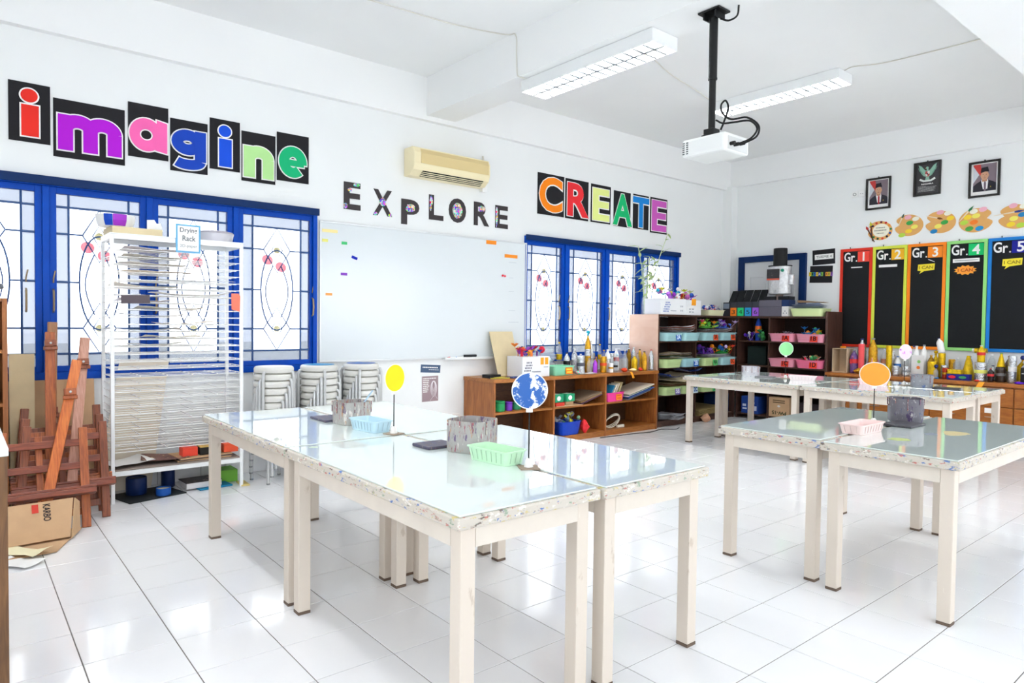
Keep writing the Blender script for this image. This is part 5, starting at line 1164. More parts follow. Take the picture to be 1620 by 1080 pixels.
crumple('crepe_paper', 'red orange crepe bunch at the low shelf front edge', 'crepe paper', (.45, 5.73, LT), .035, C('#e84a22'), 1)
crumple('crepe_paper', 'small red crepe bunch near the low shelf right end', 'crepe paper', (.44, 6.02, LT), .028, C('#e03a22'), 2)
crumple('crepe_paper', 'pale yellow crepe bunch between the red ones', 'crepe paper', (.445, 5.88, LT), .04, C('#f4dc9a'), 3, .4)
crumple('crepe_paper', 'multicoloured crepe ball beside the mint basket', 'crepe paper', (.43, 5.02, LT), .03, mat_collage('crepe_mix', 60, .9, .9), 4)
o = tag(part('paper_strip', MB().sheet(2, 6, lambda u, v: (.503+.012*math.sin(2*v), 5.765+.035*u+.03*v, LT+.002-.07*v), .0015), C('#f7a32a')), 'orange paper strip hanging over the low shelf edge', 'paper'); 
sheet_thing('paper_sheet', 'white paper sheet on the low shelf beside the mint basket', 'paper', (.43, 5.16, LT+.001), .22, .09, PAPER, .008, seed=21)
# inside the low shelf
def cyl_thing(name, label, cat, loc, r, h, mt, rim=None, rz=0):
    t = thing(name, label, cat, loc, rz); m = MB(); m.lathe([(r*.9, 0), (r, .004), (r, h-.003), (r*.92, h), (r*.86, h), (r*.84, h-.01)], 18); part('body', m, mt, t, True)
    if rim: m = MB(); m.lathe([(r*1.03, h*.78), (r*1.03, h*.9)], 18); part('band', m, rim, t, True)
    return t
cyl_thing('craft_cup', 'green craft cup in the left upper bay of the low shelf', 'cup', (.40, 3.99, L1), .055, .10, C('#2a9a5a', .5), C('#1f7a46'))
cyl_thing('craft_cup', 'purple craft cup in the left upper bay of the low shelf', 'cup', (.41, 4.10, L1), .035, .085, C('#7a3ab8', .5), C('#5f2a98'))
cyl_thing('craft_cup', 'dark green tape dispenser cup behind the blue sign', 'cup', (.38, 4.22, L1), .045, .07, C('#2f8a62', .5), C('#246b4c'))
t = thing('tape_roll', 'pale tape roll leaning in the left upper bay', 'tape', (.30, 3.96, L1)); m = MB(); m.ring(ell(0, .055, .055, .055, 20), ell(0, .055, .035, .035, 20), -.012, .012); o = part('roll', m, C('#cfc4a8', .6), t); o.rotation_euler = (PI/2, 0, .6)
for x, y, h in ((.38, 4.40, .13), (.37, 4.47, .11)): cyl_thing('black_jar', 'black jar at the right end of the left upper bay, %s' % ('taller' if h > .12 else 'shorter'), 'jar', (x, y, L1), .04, h, C('#1b1c20', .4), C('#2a2c30'))
panel('cardboard_sheet', 'brown cardboard sheet lying under the green boxes', 'cardboard', [(.08, 4.66, L1), (.49, 4.66, L1), (.51, 5.02, L1), (.08, 5.02, L1)], .006, CARD)
for y, lb in ((4.72, 'green tissue carton, left one on the middle shelf bay'), (4.88, 'green tissue carton, right one on the middle shelf bay')):
    t = box_thing('tissue_carton', lb, 'box', (.41, y, L1+.036+.0065), (.11, .13, .08), C('#2aa070', .5), .1); face_slab(t, 'white_print', ell(-.01, .04, .03, .025, 12), .0557, .0005, PAPER); m = MB(); m.bb((-.03, -.04, .0805), (.03, .04, .0815)); part('opening', m, C('#d9ecd8'), t)
box_thing('red_box', 'flat red box under the green cartons', 'box', (.44, 4.72, L1+.0068), (.09, .12, .035), C('#c83a2a', .5), 0, lid=(.0008, C('#a82a20')))
box_thing('card_support', 'tan box under the right green carton', 'box', (.40, 4.89, L1+.0068), (.09, .11, .035), CARD, 0)
for k in range(3):
    panel('cardboard_sheet', ['grey brown folder leaning at the back of the middle bay', 'brown folder slumped in the middle bay', 'dark purple folder lowest in the middle bay'][k], 'cardboard', [(.10+.04*k, 5.04, L1+.003+.013*(2-k)), (.46+.01*k, 5.04, L1+.003+.013*(2-k)), (.47, 5.355, L1+.085+.013*(2-k)), (.12, 5.355, L1+.085+.013*(2-k))], .008, [C('#8a7660', .8), C('#a5815a', .8), C('#5a3f56', .8)][k])
bk = basket('hot pink basket with an orange label in the right upper bay', .40, 5.56, .28, .20, .10, PI/2, '#f03a98', L1, slots=False)
o = part('orange_label', MB().slab(rect(-.05, .015, .045, .09), 0, .002), C('#f78a1e'), bk); o.matrix_basis = Matrix(((1, 0, 0, .04), (0, .12, -.99, -.1005), (0, .99, .12, 0), (0, 0, 0, 1)))
for k in range(2): o = part('line_of_writing', MB().slab(rect(-.035, .06-.03*k, .03, .072-.03*k), .0021, .0027), C('#d8602a'), bk); o.matrix_basis = Matrix(((1, 0, 0, .04), (0, .12, -.99, -.1005), (0, .99, .12, 0), (0, 0, 0, 1)))
for k, (y, col, lb) in enumerate(((5.47, '#2a8ab8', 'blue magazine standing in the pink basket'), (5.51, '#e8e2d0', 'cream magazine standing in the pink basket'), (5.55, '#d8d2c0', 'second cream magazine in the pink basket, slightly darker'), (5.60, '#c9b98a', 'tan booklet standing in the pink basket'))):
    panel('magazine', lb, 'magazine', [(.34, y, L1+.012), (.46, y, L1+.012), (.46, y+.10, L1+.17+.01*k), (.34, y+.10, L1+.17+.01*k)], .010, C(col, .6))
for k in range(6):
    panel('magazine', ['grey magazine at the bottom of the slanted pile', 'dark folder in the slanted pile', 'blue magazine in the slanted pile', 'white magazine in the slanted pile', 'green striped folder in the slanted pile', 'pale book on top of the slanted pile'][k], 'magazine', [(.20, 5.745, L1+.003+.012*k), (.50+.01*(k % 3), 5.745, L1+.003+.012*k), (.50+.012*(k % 3), 5.745+(.40+.02*(k % 3))*.97, L1+.003+.012*k+(.40+.02*(k % 3))*.22), (.20, 5.745+(.40+.02*(k % 3))*.97, L1+.003+.012*k+(.40+.02*(k % 3))*.22)], .008, [C('#8d93a0'), C('#3b3f55'), C('#3a5a9a'), PAPER, C('#2f6a50'), C('#e4dac8')][k])
t = thing('blue_bin', 'royal blue bin with paper ribbons in the middle lower bay', 'bin', (.40, 4.88, L0), PI/2)
m = MB(); m.lathe([(.10, 0), (.105, .004), (.125, .13), (.13, .135), (.13, .14), (.118, .14), (.098, .01)], 24, sq=5, sx=1.2, sy=.8, close=False); m.f.append(tuple(range(23, -1, -1))); m.f.append(tuple(range(6*24, 7*24))); part('bin', m, C('#1846c0', .4), t, True)
flowers(t, 0, 0, .12, .11, .06, 14, [C('#6a9a7a'), C('#7aa0c8'), C('#b9c4cc'), C('#d8d23a'), C('#8a8f9a')], .11, 14)
crumple('red_cloth', 'red crepe paper hanging out beside the blue bin', 'crepe paper', (.455, 5.11, L0), .045, C('#e8323a'), 8, 1.5)
t = thing('cable_coil', 'coil of white cable in the right lower bay', 'cable', (.38, 5.60, L0)); m = MB()
for k in range(4): m.tube([(.02*math.sin(q+k)+.05*math.sin(q)*math.cos(k*.7), .10*math.cos(q)+.01*k, .075+.07*math.sin(q+.3*k)) for q in [2*PI*i/20 for i in range(20)]], .0045, 6, True)
part('loop', m, C('#ebe6d6', .5), t, True); m = MB(); m.bb((.03, .05, 0), (.06, .16, .03)); part('plug', m, C('#ebe6d6', .4), t, bevel=.005)
cable('floor_cable', [(.55, 5.25, .006), (.58, 5.7, .006), (.62, 6.0, .006), (.57, 6.25, .006), (.66, 6.4, .006), (.60, 6.55, .006)], .005, C('#3a3a3c'), 'dark cable lying on the floor before the low shelf')

# ------------------------------------------------------------------ tall corner shelves
AH = 1.335
ta = thing('tall_shelf', 'dark brown tray shelf along the window wall in the corner', 'shelf unit', (.012, 6.31, 0)); AD, AL = .438, 1.63
ORANGELIT = mat_wood('orange_lit_shelf_end', '#e8bfa6', '#efcdb8', .4, (1, 1, 3), 2)  # orange light on the shelf end, painted in as a pale peach colour
m = MB(); m.bb((0, 0, 0), (AD-.002, .008, AH)); part('end_panel', m, ORANGELIT, ta); m = MB(); m.bb((0, .0085, 0), (AD, .03, AH)); part('upright_panel', m, DARKWOOD, ta)
m = MB(); m.bb((0, .745, 0), (AD-.004, .767, AH-.023)); part('upright_panel', m, DARKWOOD, ta); m = MB(); m.bb((0, AL-.022, 0), (AD-.004, AL, AH-.023)); part('upright_panel', m, DARKWOOD, ta)
m = MB(); m.bb((0, .0305, AH-.0225), (AD, AL, AH)); part('top_board', m, DARKWOODH, ta)
m = MB(); m.bb((0, .031, .03), (.008, AL-.023, AH-.023)); part('back_panel', m, C('#241a16', .7), ta)
for a, b in ((.0305, .7445), (.7675, AL-.0225)):
    for z in (.05, .36, .685, 1.0): m = MB(); m.bb((.009, a, z), (AD-.006, b, z+.02)); part('shelf', m, DARKWOODH, ta)
m = MB(); m.bb((.40, .0305, 0), (.42, AL-.0225, .0495)); part('plinth', m, DARKWOODH, ta)
tb = thing('tall_shelf', 'dark brown tray shelf along the back wall in front of the door', 'shelf unit', (.015, 7.955, 0)); BL, BD = 1.645, .38
for x in (.44, .885): m = MB(); m.bb((x, .004, 0), (x+.022, BD, AH-.023)); part('upright_panel', m, DARKWOOD, tb)
m = MB(); m.bb((BL-.028, 0, 0), (BL, BD, 1.395)); part('end_panel', m, DARKWOOD, tb, bevel=.002)
m = MB(); m.bb((.13, 0, AH-.0225), (BL-.0285, BD, AH)); part('top_board', m, DARKWOODH, tb); m = MB(); m.bb((.44, BD-.008, .03), (BL-.0285, BD, AH-.023)); part('back_panel', m, C('#2a1e1a', .7), tb)
for a, b in ((.4625, .8845), (.9075, BL-.0285)):
    for z in (.05, .36, .685, 1.0): m = MB(); m.bb((a, .006, z), (b, BD-.009, z+.02)); part('shelf', m, DARKWOODH, tb)
SA = [.3808, .7058, 1.0208]
def big_tray(label, x, y, z, rz, col, L=.345, W=.33, H=.10, lab=None, labcol='#e8552a', txtcol='#3a1a14'):
    """local -y is the front of the tray"""
    t = basket(label, x, y, L, W, H, rz, col, z, 'storage_tray', False, group='storage trays on the corner shelves', cat='tray'); Mx = Matrix(((1, 0, 0, 0), (0, .10, -.995, -W*.475), (0, .995, .10, 0), (0, 0, 0, 1)))
    for zz in (.35, .55):
        o = part('moulded_line', MB().slab(rect(-L*.38, H*zz, L*.38, H*zz+.003), 0, .0012), mat('plastic_rib_%s' % col.lstrip('#'), tuple(c*.75 for c in rgb(col)), .45), t); o.matrix_basis = Mx
    if lab is not None:
        o = part('label_card', MB().slab(rect(.02, .006, .115, H-.006), .0015, .003), C(labcol), t); o.matrix_basis = Mx
        if lab: o = text('lettering', lab, .032, .022, .103, H-.022, .0031, C(txtcol), t, .0005, .03); o.matrix_basis = Mx
    return t
BT, GT, PT = '#a9d6da', '#c3dc9a', '#f2a0b6'
ra = PI/2
T = {}
for key, lb, y, z, col, lab, lc, tc in (('t1', 'light blue tray with a dark blue label, upper row left end', 6.52, 2, BT, '2A', '#1c5cb0', '#d8e6f4'), ('t2', 'light blue tray without label in the upper row', 6.875, 2, BT, None, '', ''), ('t3', 'light blue tray labelled 3A in the upper row', 7.28, 2, BT, '3A', '#f0582a', '#4a1a10'), ('t4', 'light blue tray labelled 3B at the upper row right end', 7.665, 2, BT, '3B', '#f0582a', '#4a1a10'),
      ('u1', 'lime green tray without label in the second row', 6.52, 1, GT, None, '', ''), ('u2', 'light blue tray with a blue label in the second row', 6.875, 1, BT, '2B', '#1c5cb0', '#d8e6f4'), ('u3', 'lime green tray labelled 4A in the second row', 7.28, 1, GT, '4A', '#5cbf6a', '#1c3a24'), ('u4', 'light blue tray labelled 3C at the second row right end', 7.665, 1, BT, '3C', '#f0582a', '#4a1a10'),
      ('v1', 'lime green tray with a lilac label in the low row', 6.52, 0, GT, '5B', '#7a6ab0', '#e8e6f0'), ('v2', 'lime green tray labelled 2C in blue in the low row', 6.875, 0, GT, '2C', '#cfe4ee', '#1c4a9a'), ('v3', 'lime green tray with a green label in the low row', 7.28, 0, GT, '4B', '#4ab86a', '#1c3a24')):
    T[key] = big_tray(lb, .385, y, SA[z], ra, col, lab=lab, labcol=lc or '#ffffff', txtcol=tc or '#000000')
for key, lb, x, z, lab in (('1A', 'pink tray labelled 1A', 1.10, 2, '1A'), ('1B', 'pink tray labelled 1B', 1.455, 2, '1B'), ('1C', 'pink tray labelled 1C', 1.10, 1, '1C'), ('1D', 'hot pink tray labelled 1D', 1.455, 1, '1D')):
    T[key] = big_tray(lb, x, 8.05, SA[z], 0, '#f0789e' if key == '1D' else PT, L=.343, W=.34, lab=lab, labcol='#e8402e', txtcol='#2a1014')
def stack_papers(label, x, y, z, n, L, W, cols, seed, rz=0, curl=.02):
    rn = random.Random(seed)
    for k in range(n): sheet_thing('art_paper', '%s sheet of %s' % (['topmost', 'second', 'third', 'fourth', 'fifth', 'sixth'][n-1-k], label), 'paper', (x+rn.uniform(-.01, .01), y+rn.uniform(-.015, .015), z+.012*k), L*rn.uniform(.9, 1.02), W*rn.uniform(.93, 1.03), mat('art_paper_%s' % cols[k % len(cols)].lstrip('#'), cols[k % len(cols)], .8, var=.12, scale=10), curl, rz+rn.uniform(-.03, .03), group=label, seed=seed*31)
stack_papers('art paper heaped on the upper left blue trays', .39, 6.67, SA[2]+.102, 6, .50, .30, ['#e9e6ea', '#c9c4c8', '#b98a7a', '#f0eef0', '#a04a34', '#eceaf0'], 3, 0, .03)
stack_papers('art paper lying over the 3A and 3B trays', .40, 7.45, SA[2]+.102, 4, .50, .28, ['#e9e4e8', '#d8b8b0', '#f0eef0', '#c9c6d0'], 4)
stack_papers('art paper heaped on the lime green second-row tray', .38, 6.66, SA[1]+.102, 6, .46, .30, ['#d8c8a0', '#f0ece4', '#3a6a40', '#c9b080', '#efeaea', '#e4d6b0'], 5, 0, .03)
stack_papers('art paper over the 4A and 3C trays', .40, 7.45, SA[1]+.102, 3, .48, .28, ['#e6e2ea', '#cfc9d8', '#f0eef2'], 6)
stack_papers('art paper on the low lime green trays', .38, 6.66, SA[0]+.102, 3, .46, .30, ['#caa878', '#b07a50', '#dccaa0'], 7)
panel('kraft_sheet', 'large kraft paper sheet sticking out above the low lime trays', 'paper', [(.30, 6.40, .56), (.62, 6.62, .54), (.50, 7.03, .60), (.22, 6.85, .63)], .004, CARD2)
def foil_sheet(label, x, y, z, L, W, seed): return sheet_thing('foil_sheet', label, 'foil', (x, y, z), L, W, mat_splatter('blue_foil', '#2a4fb0', ['#1a2f78', '#8fa6e0', '#3a66d0'], 18, .6, .25, .4), .05, .1, seed=seed)
foil_sheet('blue foil sheet drooping below the lime second-row tray', .46, 6.50, .59, .26, .22, 31); foil_sheet('crumpled blue foil sheet under the 2B tray', .46, 6.85, .648, .36, .24, 32)
def bunch(label, x, y, z, rx, ry, n, mats, h, seed):
    t = thing('craft_flower_bunch', label, 'craft', (x, y, z)); m = MB(); m.lathe([(min(rx, ry)*.9, 0), (min(rx, ry), .01), (min(rx, ry)*.5, .03)], 12, sx=rx/min(rx, ry), sy=ry/min(rx, ry)); part('crepe_heap', m, mats[0], t, True); flowers(t, 0, 0, .02, rx, ry, n, mats, h, seed); return t
bunch('yellow and green craft flowers on the 3A tray', .42, 7.30, SA[2]+.155, .08, .11, 18, [C('#4a9a3a'), C('#f0c020'), C('#f08a20'), C('#e03a6a'), C('#e8e4da'), C('#8ac04a')], .11, 41)
bunch('purple and blue craft flowers on the 3B tray', .42, 7.66, SA[2]+.155, .08, .10, 14, [C('#3a5ab0'), C('#8a3ac0'), C('#c9b0e0'), C('#2a8ab0')], .11, 42)
bunch('purple craft flowers on the 4A tray', .40, 7.30, SA[1]+.145, .08, .11, 16, [C('#5a2a90'), C('#7a3ab8'), C('#9a5ad0'), C('#3a3a9a')], .09, 43)
bunch('red green and blue craft flowers on the 3C tray', .42, 7.66, SA[1]+.145, .08, .10, 18, [C('#2a8a3a'), C('#e0402a'), C('#2a6ac0'), C('#e8d23a'), C('#c9b0e0'), C('#f08a20')], .09, 44)
bunch('blue and orange craft pieces in the 1B tray', 1.455, 8.02, SA[2]+.03, .10, .09, 20, [C('#2a7ac0'), C('#f08a30'), C('#2f9a50'), C('#f2d23a'), C('#3a9ad0')], .15, 45)
bunch('red and tan craft pieces in the 1D tray', 1.455, 8.02, SA[1]+.03, .10, .09, 18, [C('#c8243c'), C('#caa070'), C('#3f9a5a'), C('#8a4ac0'), C('#e8e4da'), C('#d06a3a')], .13, 46)
bunch('grey scraps in the 1A tray', 1.10, 8.02, SA[2]+.03, .09, .09, 6, [C('#c9a8b8'), C('#b9aab4'), C('#a8a0ae')], .07, 47)
# corner gap contents
t = thing('craft_rocket', 'blue and orange craft rocket figure in the dark corner bay', 'craft', (.69, 8.08, 1.0208)); m = MB(); m.lathe([(.035, 0), (.04, .10), (.038, .20), (.02, .27), (.004, .29)], 14); part('body', m, C('#1f4ab0', .5), t, True); m = MB(); m.lathe([(.0415, .10), (.0405, .19)], 14); part('band', m, C('#f0742a', .5), t, True)
bunch('purple craft cups in the dark corner bay', .615, 8.03, 1.0208, .02, .04, 9, [C('#3a2a9a'), C('#5a2ab0'), C('#e8e4ea')], .10, 48)
bunch('green blue craft pieces at the corner bay right side', .78, 8.03, 1.0208, .015, .04, 8, [C('#2a6a5a'), C('#2a4ab0'), C('#3a8a4a')], .13, 49)
box_thing('black_case', 'black box in the dark corner bay', 'box', (.70, 8.14, .7058), (.26, .22, .235), C('#12201e', .5), 0, lid=(.008, C('#1a2a28', .5)))
t = box_thing('blue_carton', 'dark blue carton with white print under the corner shelf, nearer the middle', 'box', (.765-.10, 8.06, .0708), (.24, .22, .22), C('#1c3f8a', .6), 0)
for k, r_ in enumerate((rect(-.10, .09, -.05, .12), rect(-.10, .05, -.04, .07), rect(.03, .04, .10, .10), rect(.03, .13, .07, .15))): face_slab(t, 'printed_mark', r_, -.1102, .0006, C('#c9d2e4'), 'y')
box_thing('blue_carton', 'navy carton deep in the corner under the shelves', 'box', (.27, 7.79, .0708), (.25, .20, .24), C('#15305f', .6), 0)
t = box_thing('pipe_carton', 'brown carton marked PW-15 under the pink trays', 'box', (1.075, 8.05, .0708), (.27, .22, .245), CARD, 0)
o = face_text(t, 'PW-15', -.1102, -.09, .03, .10, .075, C('#2f3a1c'), 'y', .03); o.matrix_basis = o.matrix_basis @ Matrix.Translation((.01, .105, 0)) @ Matrix.Rotation(PI, 4, 'Z')
for k in range(2): face_slab(t, 'line_of_writing', rect(-.08, .20-.025*k, .08, .212-.025*k), -.1102, .0006, C('#5a4a30'), 'y')
face_slab(t, 'white_mark', ell(0, .135, .02, .014, 10), -.1102, .0008, PAPER, 'y')
box_thing('dark_carton', 'dark box under the right pink tray bay', 'box', (1.42, 8.10, .0708), (.28, .20, .20), C('#2b2226', .6), 0)
stack_papers('white paper bundle on the lowest shelf beside the low shelf', .36, 6.62, .0720, 5, .40, .30, ['#e6e6ea', '#f0eff2', '#d2d3da', '#f4f4f6', '#c4c6d0'], 9, .2, .045)
for k in range(5): panel('cardboard_sheet', ['lowest brown cardboard sheet stacked on the bottom shelf', 'second brown cardboard sheet from the bottom of the low shelf stack', 'third brown cardboard sheet in the bottom shelf stack', 'fourth brown cardboard sheet in the bottom shelf stack', 'topmost brown cardboard sheet in the bottom shelf stack'][k], 'cardboard', [(.06, 7.14, .073+.014*k), (.46+.01*(k % 2), 7.14, .073+.014*k), (.45, 7.66, .10+.016*k), (.06, 7.66, .10+.016*k)], .008, mat('olive_cardboard', '#9a8554', .85, var=.08))
crumple('rag', 'peach shredded paper spilling under the cardboard stack', 'paper', (.50, 7.22, .001), .06, C('#d8a88a'), 12, .8)
# on top of the tall shelf along the windows
TA = AH+.0008
t = box_thing('white_carton', 'white printed carton on the tall corner shelf top', 'box', (.33, 6.60, TA), (.24, .50, .19), MATS['white_carton_card'], 0)
for i in range(5):
    for j in range(5):
        if i+j < 8: face_slab(t, 'printed_dot', rect(-.20+.022*i+.012*j, .03+.026*j, -.188+.022*i+.012*j, .046+.026*j), .1202, .0006, C('#3a62b0'))
face_slab(t, 'line_of_writing', rect(-.06, .04, .05, .05), .1202, .0006, C('#9aa0aa'))
for k in range(4): face_slab(t, 'line_of_writing', rect(.13+.03*(k % 2), .04+.05*(k//2), .15+.03*(k % 2), .06+.05*(k//2)), .1202, .0006, C('#a9adb5'))
flowers(t, 0, .10, .19, .10, .16, 26, [C('#e8e6ea'), C('#2a6ac8'), C('#a03ac0'), C('#e05a2a'), C('#2ab0d0'), C('#c8c83a'), C('#b46ad8')], .15, 51)
t = box_thing('white_carton', 'smaller white carton with an orange tag beside the larger one on the tall shelf', 'box', (.30, 7.03, TA), (.26, .30, .185), MATS['white_carton_card'], 0)
face_slab(t, 'orange_label', rect(-.05, .12, .04, .20), .1302, .001, C('#f7a32a'))
for k in range(4): face_slab(t, 'line_of_writing', rect(-.10+.06*(k % 2), .03+.035*(k//2), -.06+.06*(k % 2), .045+.035*(k//2)), .1302, .0006, C('#a9adb5'))
flowers(t, 0, 0, .185, .09, .12, 22, [C('#c83a2a'), C('#e0742a'), C('#a03ac0'), C('#2a56b0'), C('#d8e0a0'), C('#b05aa0')], .13, 52)
t = box_thing('small_carton', 'small navy carton with a yellow top on the tall shelf', 'box', (.20, 7.33, TA), (.08, .09, .10), C('#26306a', .5), 0); m = MB(); m.bb((-.041, -.046, .1005), (.041, .046, .20)); part('yellow_top', m, C('#e8b82a', .5), t, bevel=.003)
ct = basket('cream tray of craft tubes on the tall shelf', .30, 7.57, .36, .24, .075, PI/2, '#efeec4', TA, 'storage_tray', False, cat='tray')
bunch('pink and white craft tubes in the cream tray', .30, 7.57, TA+.012, .06, .11, 16, [C('#e8707a'), C('#e88aa0'), C('#e8e6ea'), C('#3a5ac0'), C('#8a5ac0')], .16, 53)
# boxes on top of the back wall shelf
for k, (x, col, num, lb) in enumerate(((.392, '#f5821f', '3', 'black box with an orange front numbered 3'), (.498, '#2bd07a', '4', 'black box with a green front numbered 4'), (.606, '#2a9ad0', '5', 'black box with a blue front numbered 5'), (.714, '#a05ad8', '6', 'black box with a purple front numbered 6'))):
    t = box_thing('grade_box', lb, 'box', (x, 8.06, TA), (.102, .20, .19), C('#3a3c44', .6), 0, .002, group='numbered boxes on the back shelf'); face_slab(t, 'coloured_front', rect(-.045, .004, .045, .112), -.1004, .001, C(col, .6), 'y'); face_text(t, num, -.1016, -.024, .03, .024, .085, C('#22301f'), 'y', .0, 'number')
    o = part('lid', MB().bb((-.05, -.095, 0), (.05, .095, .006)), BLACK, t); o.location = (0, .085, .27); o.rotation_euler = (1.0, 0, 0)
t = box_thing('grade_box', 'plain dark box left of the orange-fronted box', 'box', (.285, 8.06, TA), (.10, .20, .185), C('#2c2d33', .6), 0); face_slab(t, 'picture_front', rect(-.045, .10, .045, .17), -.1004, .001, C('#7d8794'), 'y'); o = part('lid', MB().bb((-.05, -.095, 0), (.05, .095, .006)), BLACK, t); o.location = (0, .085, .265); o.rotation_euler = (1.0, 0, 0)
t = box_thing('grey_carton', 'large dark grey carton with a folded lid on the back shelf', 'box', (.925, 8.05, TA), (.30, .22, .125), C('#5d5a66', .7), 0, .003, lid=(.08, C('#64616e', .7)))
t = box_thing('white_navy_box', 'small white box with a navy lid right of the grey carton', 'box', (1.122, 8.03, TA), (.09, .16, .125), C('#e4e2e0', .6), 0, .003, lid=(.08, C('#1c3360', .5)))
for k in range(3): face_slab(t, 'printed_mark', ell(-.02+.02*k, .04+.025*(k % 2), .008, .008, 8), -.0804, .0006, C('#8a8f98'), 'y')
lt = basket('light green tray with folded papers on the back shelf right end', 1.405, 8.04, .42, .30, .095, 0, '#dbecae', TA, 'storage_tray', False, cat='tray')
stack_papers('blue grey papers stacked in the light green tray', 1.40, 8.03, TA+.10, 4, .26, .36, ['#b9c4dc', '#a9b6d4', '#c9d0e0', '#b4bfd8'], 12)
sheet_thing('orange_paper', 'tan and orange paper on top of the blue grey papers', 'paper', (1.44, 8.02, TA+.165), .16, .32, mat_splatter('orange_tan_paper', '#c9a078', ['#f0a02a', '#e8d2b0'], 9, .6), .03, .1, seed=77)
# craft robot with a top hat
rb = thing('craft_robot', 'silver foil robot bust with a tall black hat on the back shelf', 'craft figure', (.945, 8.13, TA+.2065))
m = MB(); m.bb((-.17, -.075, 0), (-.02, .075, .05)); m.bb((.02, -.075, 0), (.17, .075, .05)); part('shoulder_block', m, C('#1c1d22', .5), rb, bevel=.006); m = MB(); m.cyl((0, 0, .0), (0, 0, .075), .045, n=16); part('neck', m, C('#8a7a72', .6), rb, True)
RF = mat('wrinkled_silver_foil', '#d9dadb', .35, .55, var=.15, scale=30, bump=.8, bscale=45)
m = MB(); m.lathe([(.125, .0755), (.135, .085), (.136, .2), (.134, .34), (.14, .40), (.14, .43), (.12, .437)], 28, sx=1.05, sy=.8); part('head', m, RF, rb, True)
m = MB(); m.slab(rect(-.115, .275, .055, .395), .112, .118); o = part('face_window', m, mat_splatter('dark_face_collage', '#2b2a2c', ['#4a4644', '#1c1c1e'], 20, .6), rb); o.matrix_basis = Matrix(((1, 0, 0, 0), (0, 0, -1, 0), (0, 1, 0, 0), (0, 0, 0, 1)))
m = MB(); m.slab(rect(-.115, .255, .055, .275), .1125, .1185); o = part('red_edge', m, C('#d8604a'), rb); o.matrix_basis = Matrix(((1, 0, 0, 0), (0, 0, -1, 0), (0, 1, 0, 0), (0, 0, 0, 1)))
m = MB(); m.slab(ell(.09, .375, .02, .02, 14), .10, .114); o = part('green_dot', m, C('#2f9a7a'), rb); o.matrix_basis = Matrix(((1, 0, 0, 0), (0, 0, -1, 0), (0, 1, 0, 0), (0, 0, 0, 1)))
m = MB(); m.cyl((.15, .0, .20), (.15, .0, .32), .04, n=16); part('ear_can', m, RF, rb, True)
m = MB(); m.lathe([(.15, .4375), (.15, .444), (.088, .446), (.086, .66), (.082, .665)], 28, sx=1.0, sy=.85); part('hat', m, C('#1d1d1f', .6), rb, True)
# bamboo plant in a glass vase by the window
pv = thing('bamboo_plant', 'pale green leafy bamboo stems in a glass vase beside the white carton', 'plant', (.12, 6.46, TA))
m = MB(); m.lathe([(.03, 0), (.035, .01), (.038, .12), (.03, .18), (.035, .20)], 16, close=False); part('vase', m, CLEAR, pv, True)
LEAF = mat('pale_green_leaf', '#b9cf8c', .5, var=.1); STEM = mat('pale_stem', '#c9d6a8', .5)
rn = random.Random(4)
for k, (dx, dy, hh) in enumerate(((.10, .30, 1.0), (.05, .02, .70), (.12, -.28, .80), (.02, .16, .66), (.06, -.12, .60), (.04, .05, .54))):
    pts = [Vector((0, 0, .02)), Vector((dx*.3, dy*.25, hh*.35)), Vector((dx*.7, dy*.6, hh*.7)), Vector((dx, dy, hh))]
    m = MB(); m.tube(pts, .0045, 6); st = part('stem', m, STEM, pv, True)
    for q in range(7):
        u = .45+.55*(q/6); i = min(2, int(u*3)); f_ = u*3-i; p = pts[i].lerp(pts[i+1], f_); a = q*2.4+k; d = Vector((math.cos(a), math.sin(a), rn.uniform(-.6, .8))).normalized(); L_ = rn.uniform(.10, .17); sd = d.cross(Vector((0, 0, 1))).normalized()*L_*.14; n_ = sd.cross(d).normalized()*.0012
        vs = [p, p+d*L_*.35+sd, p+d*L_*.7+sd*.7-Vector((0, 0, .008)), p+d*L_-Vector((0, 0, .02)), p+d*L_*.7-sd*.7-Vector((0, 0, .008)), p+d*L_*.35-sd]
        m = MB(); m.add([v+n_ for v in vs]+[v-n_ for v in vs], [(0, 1, 2, 3, 4, 5), (11, 10, 9, 8, 7, 6)]+[(i_, 6+i_, 6+(i_+1) % 6, (i_+1) % 6) for i_ in range(6)]); part('leaf', m, LEAF, st)

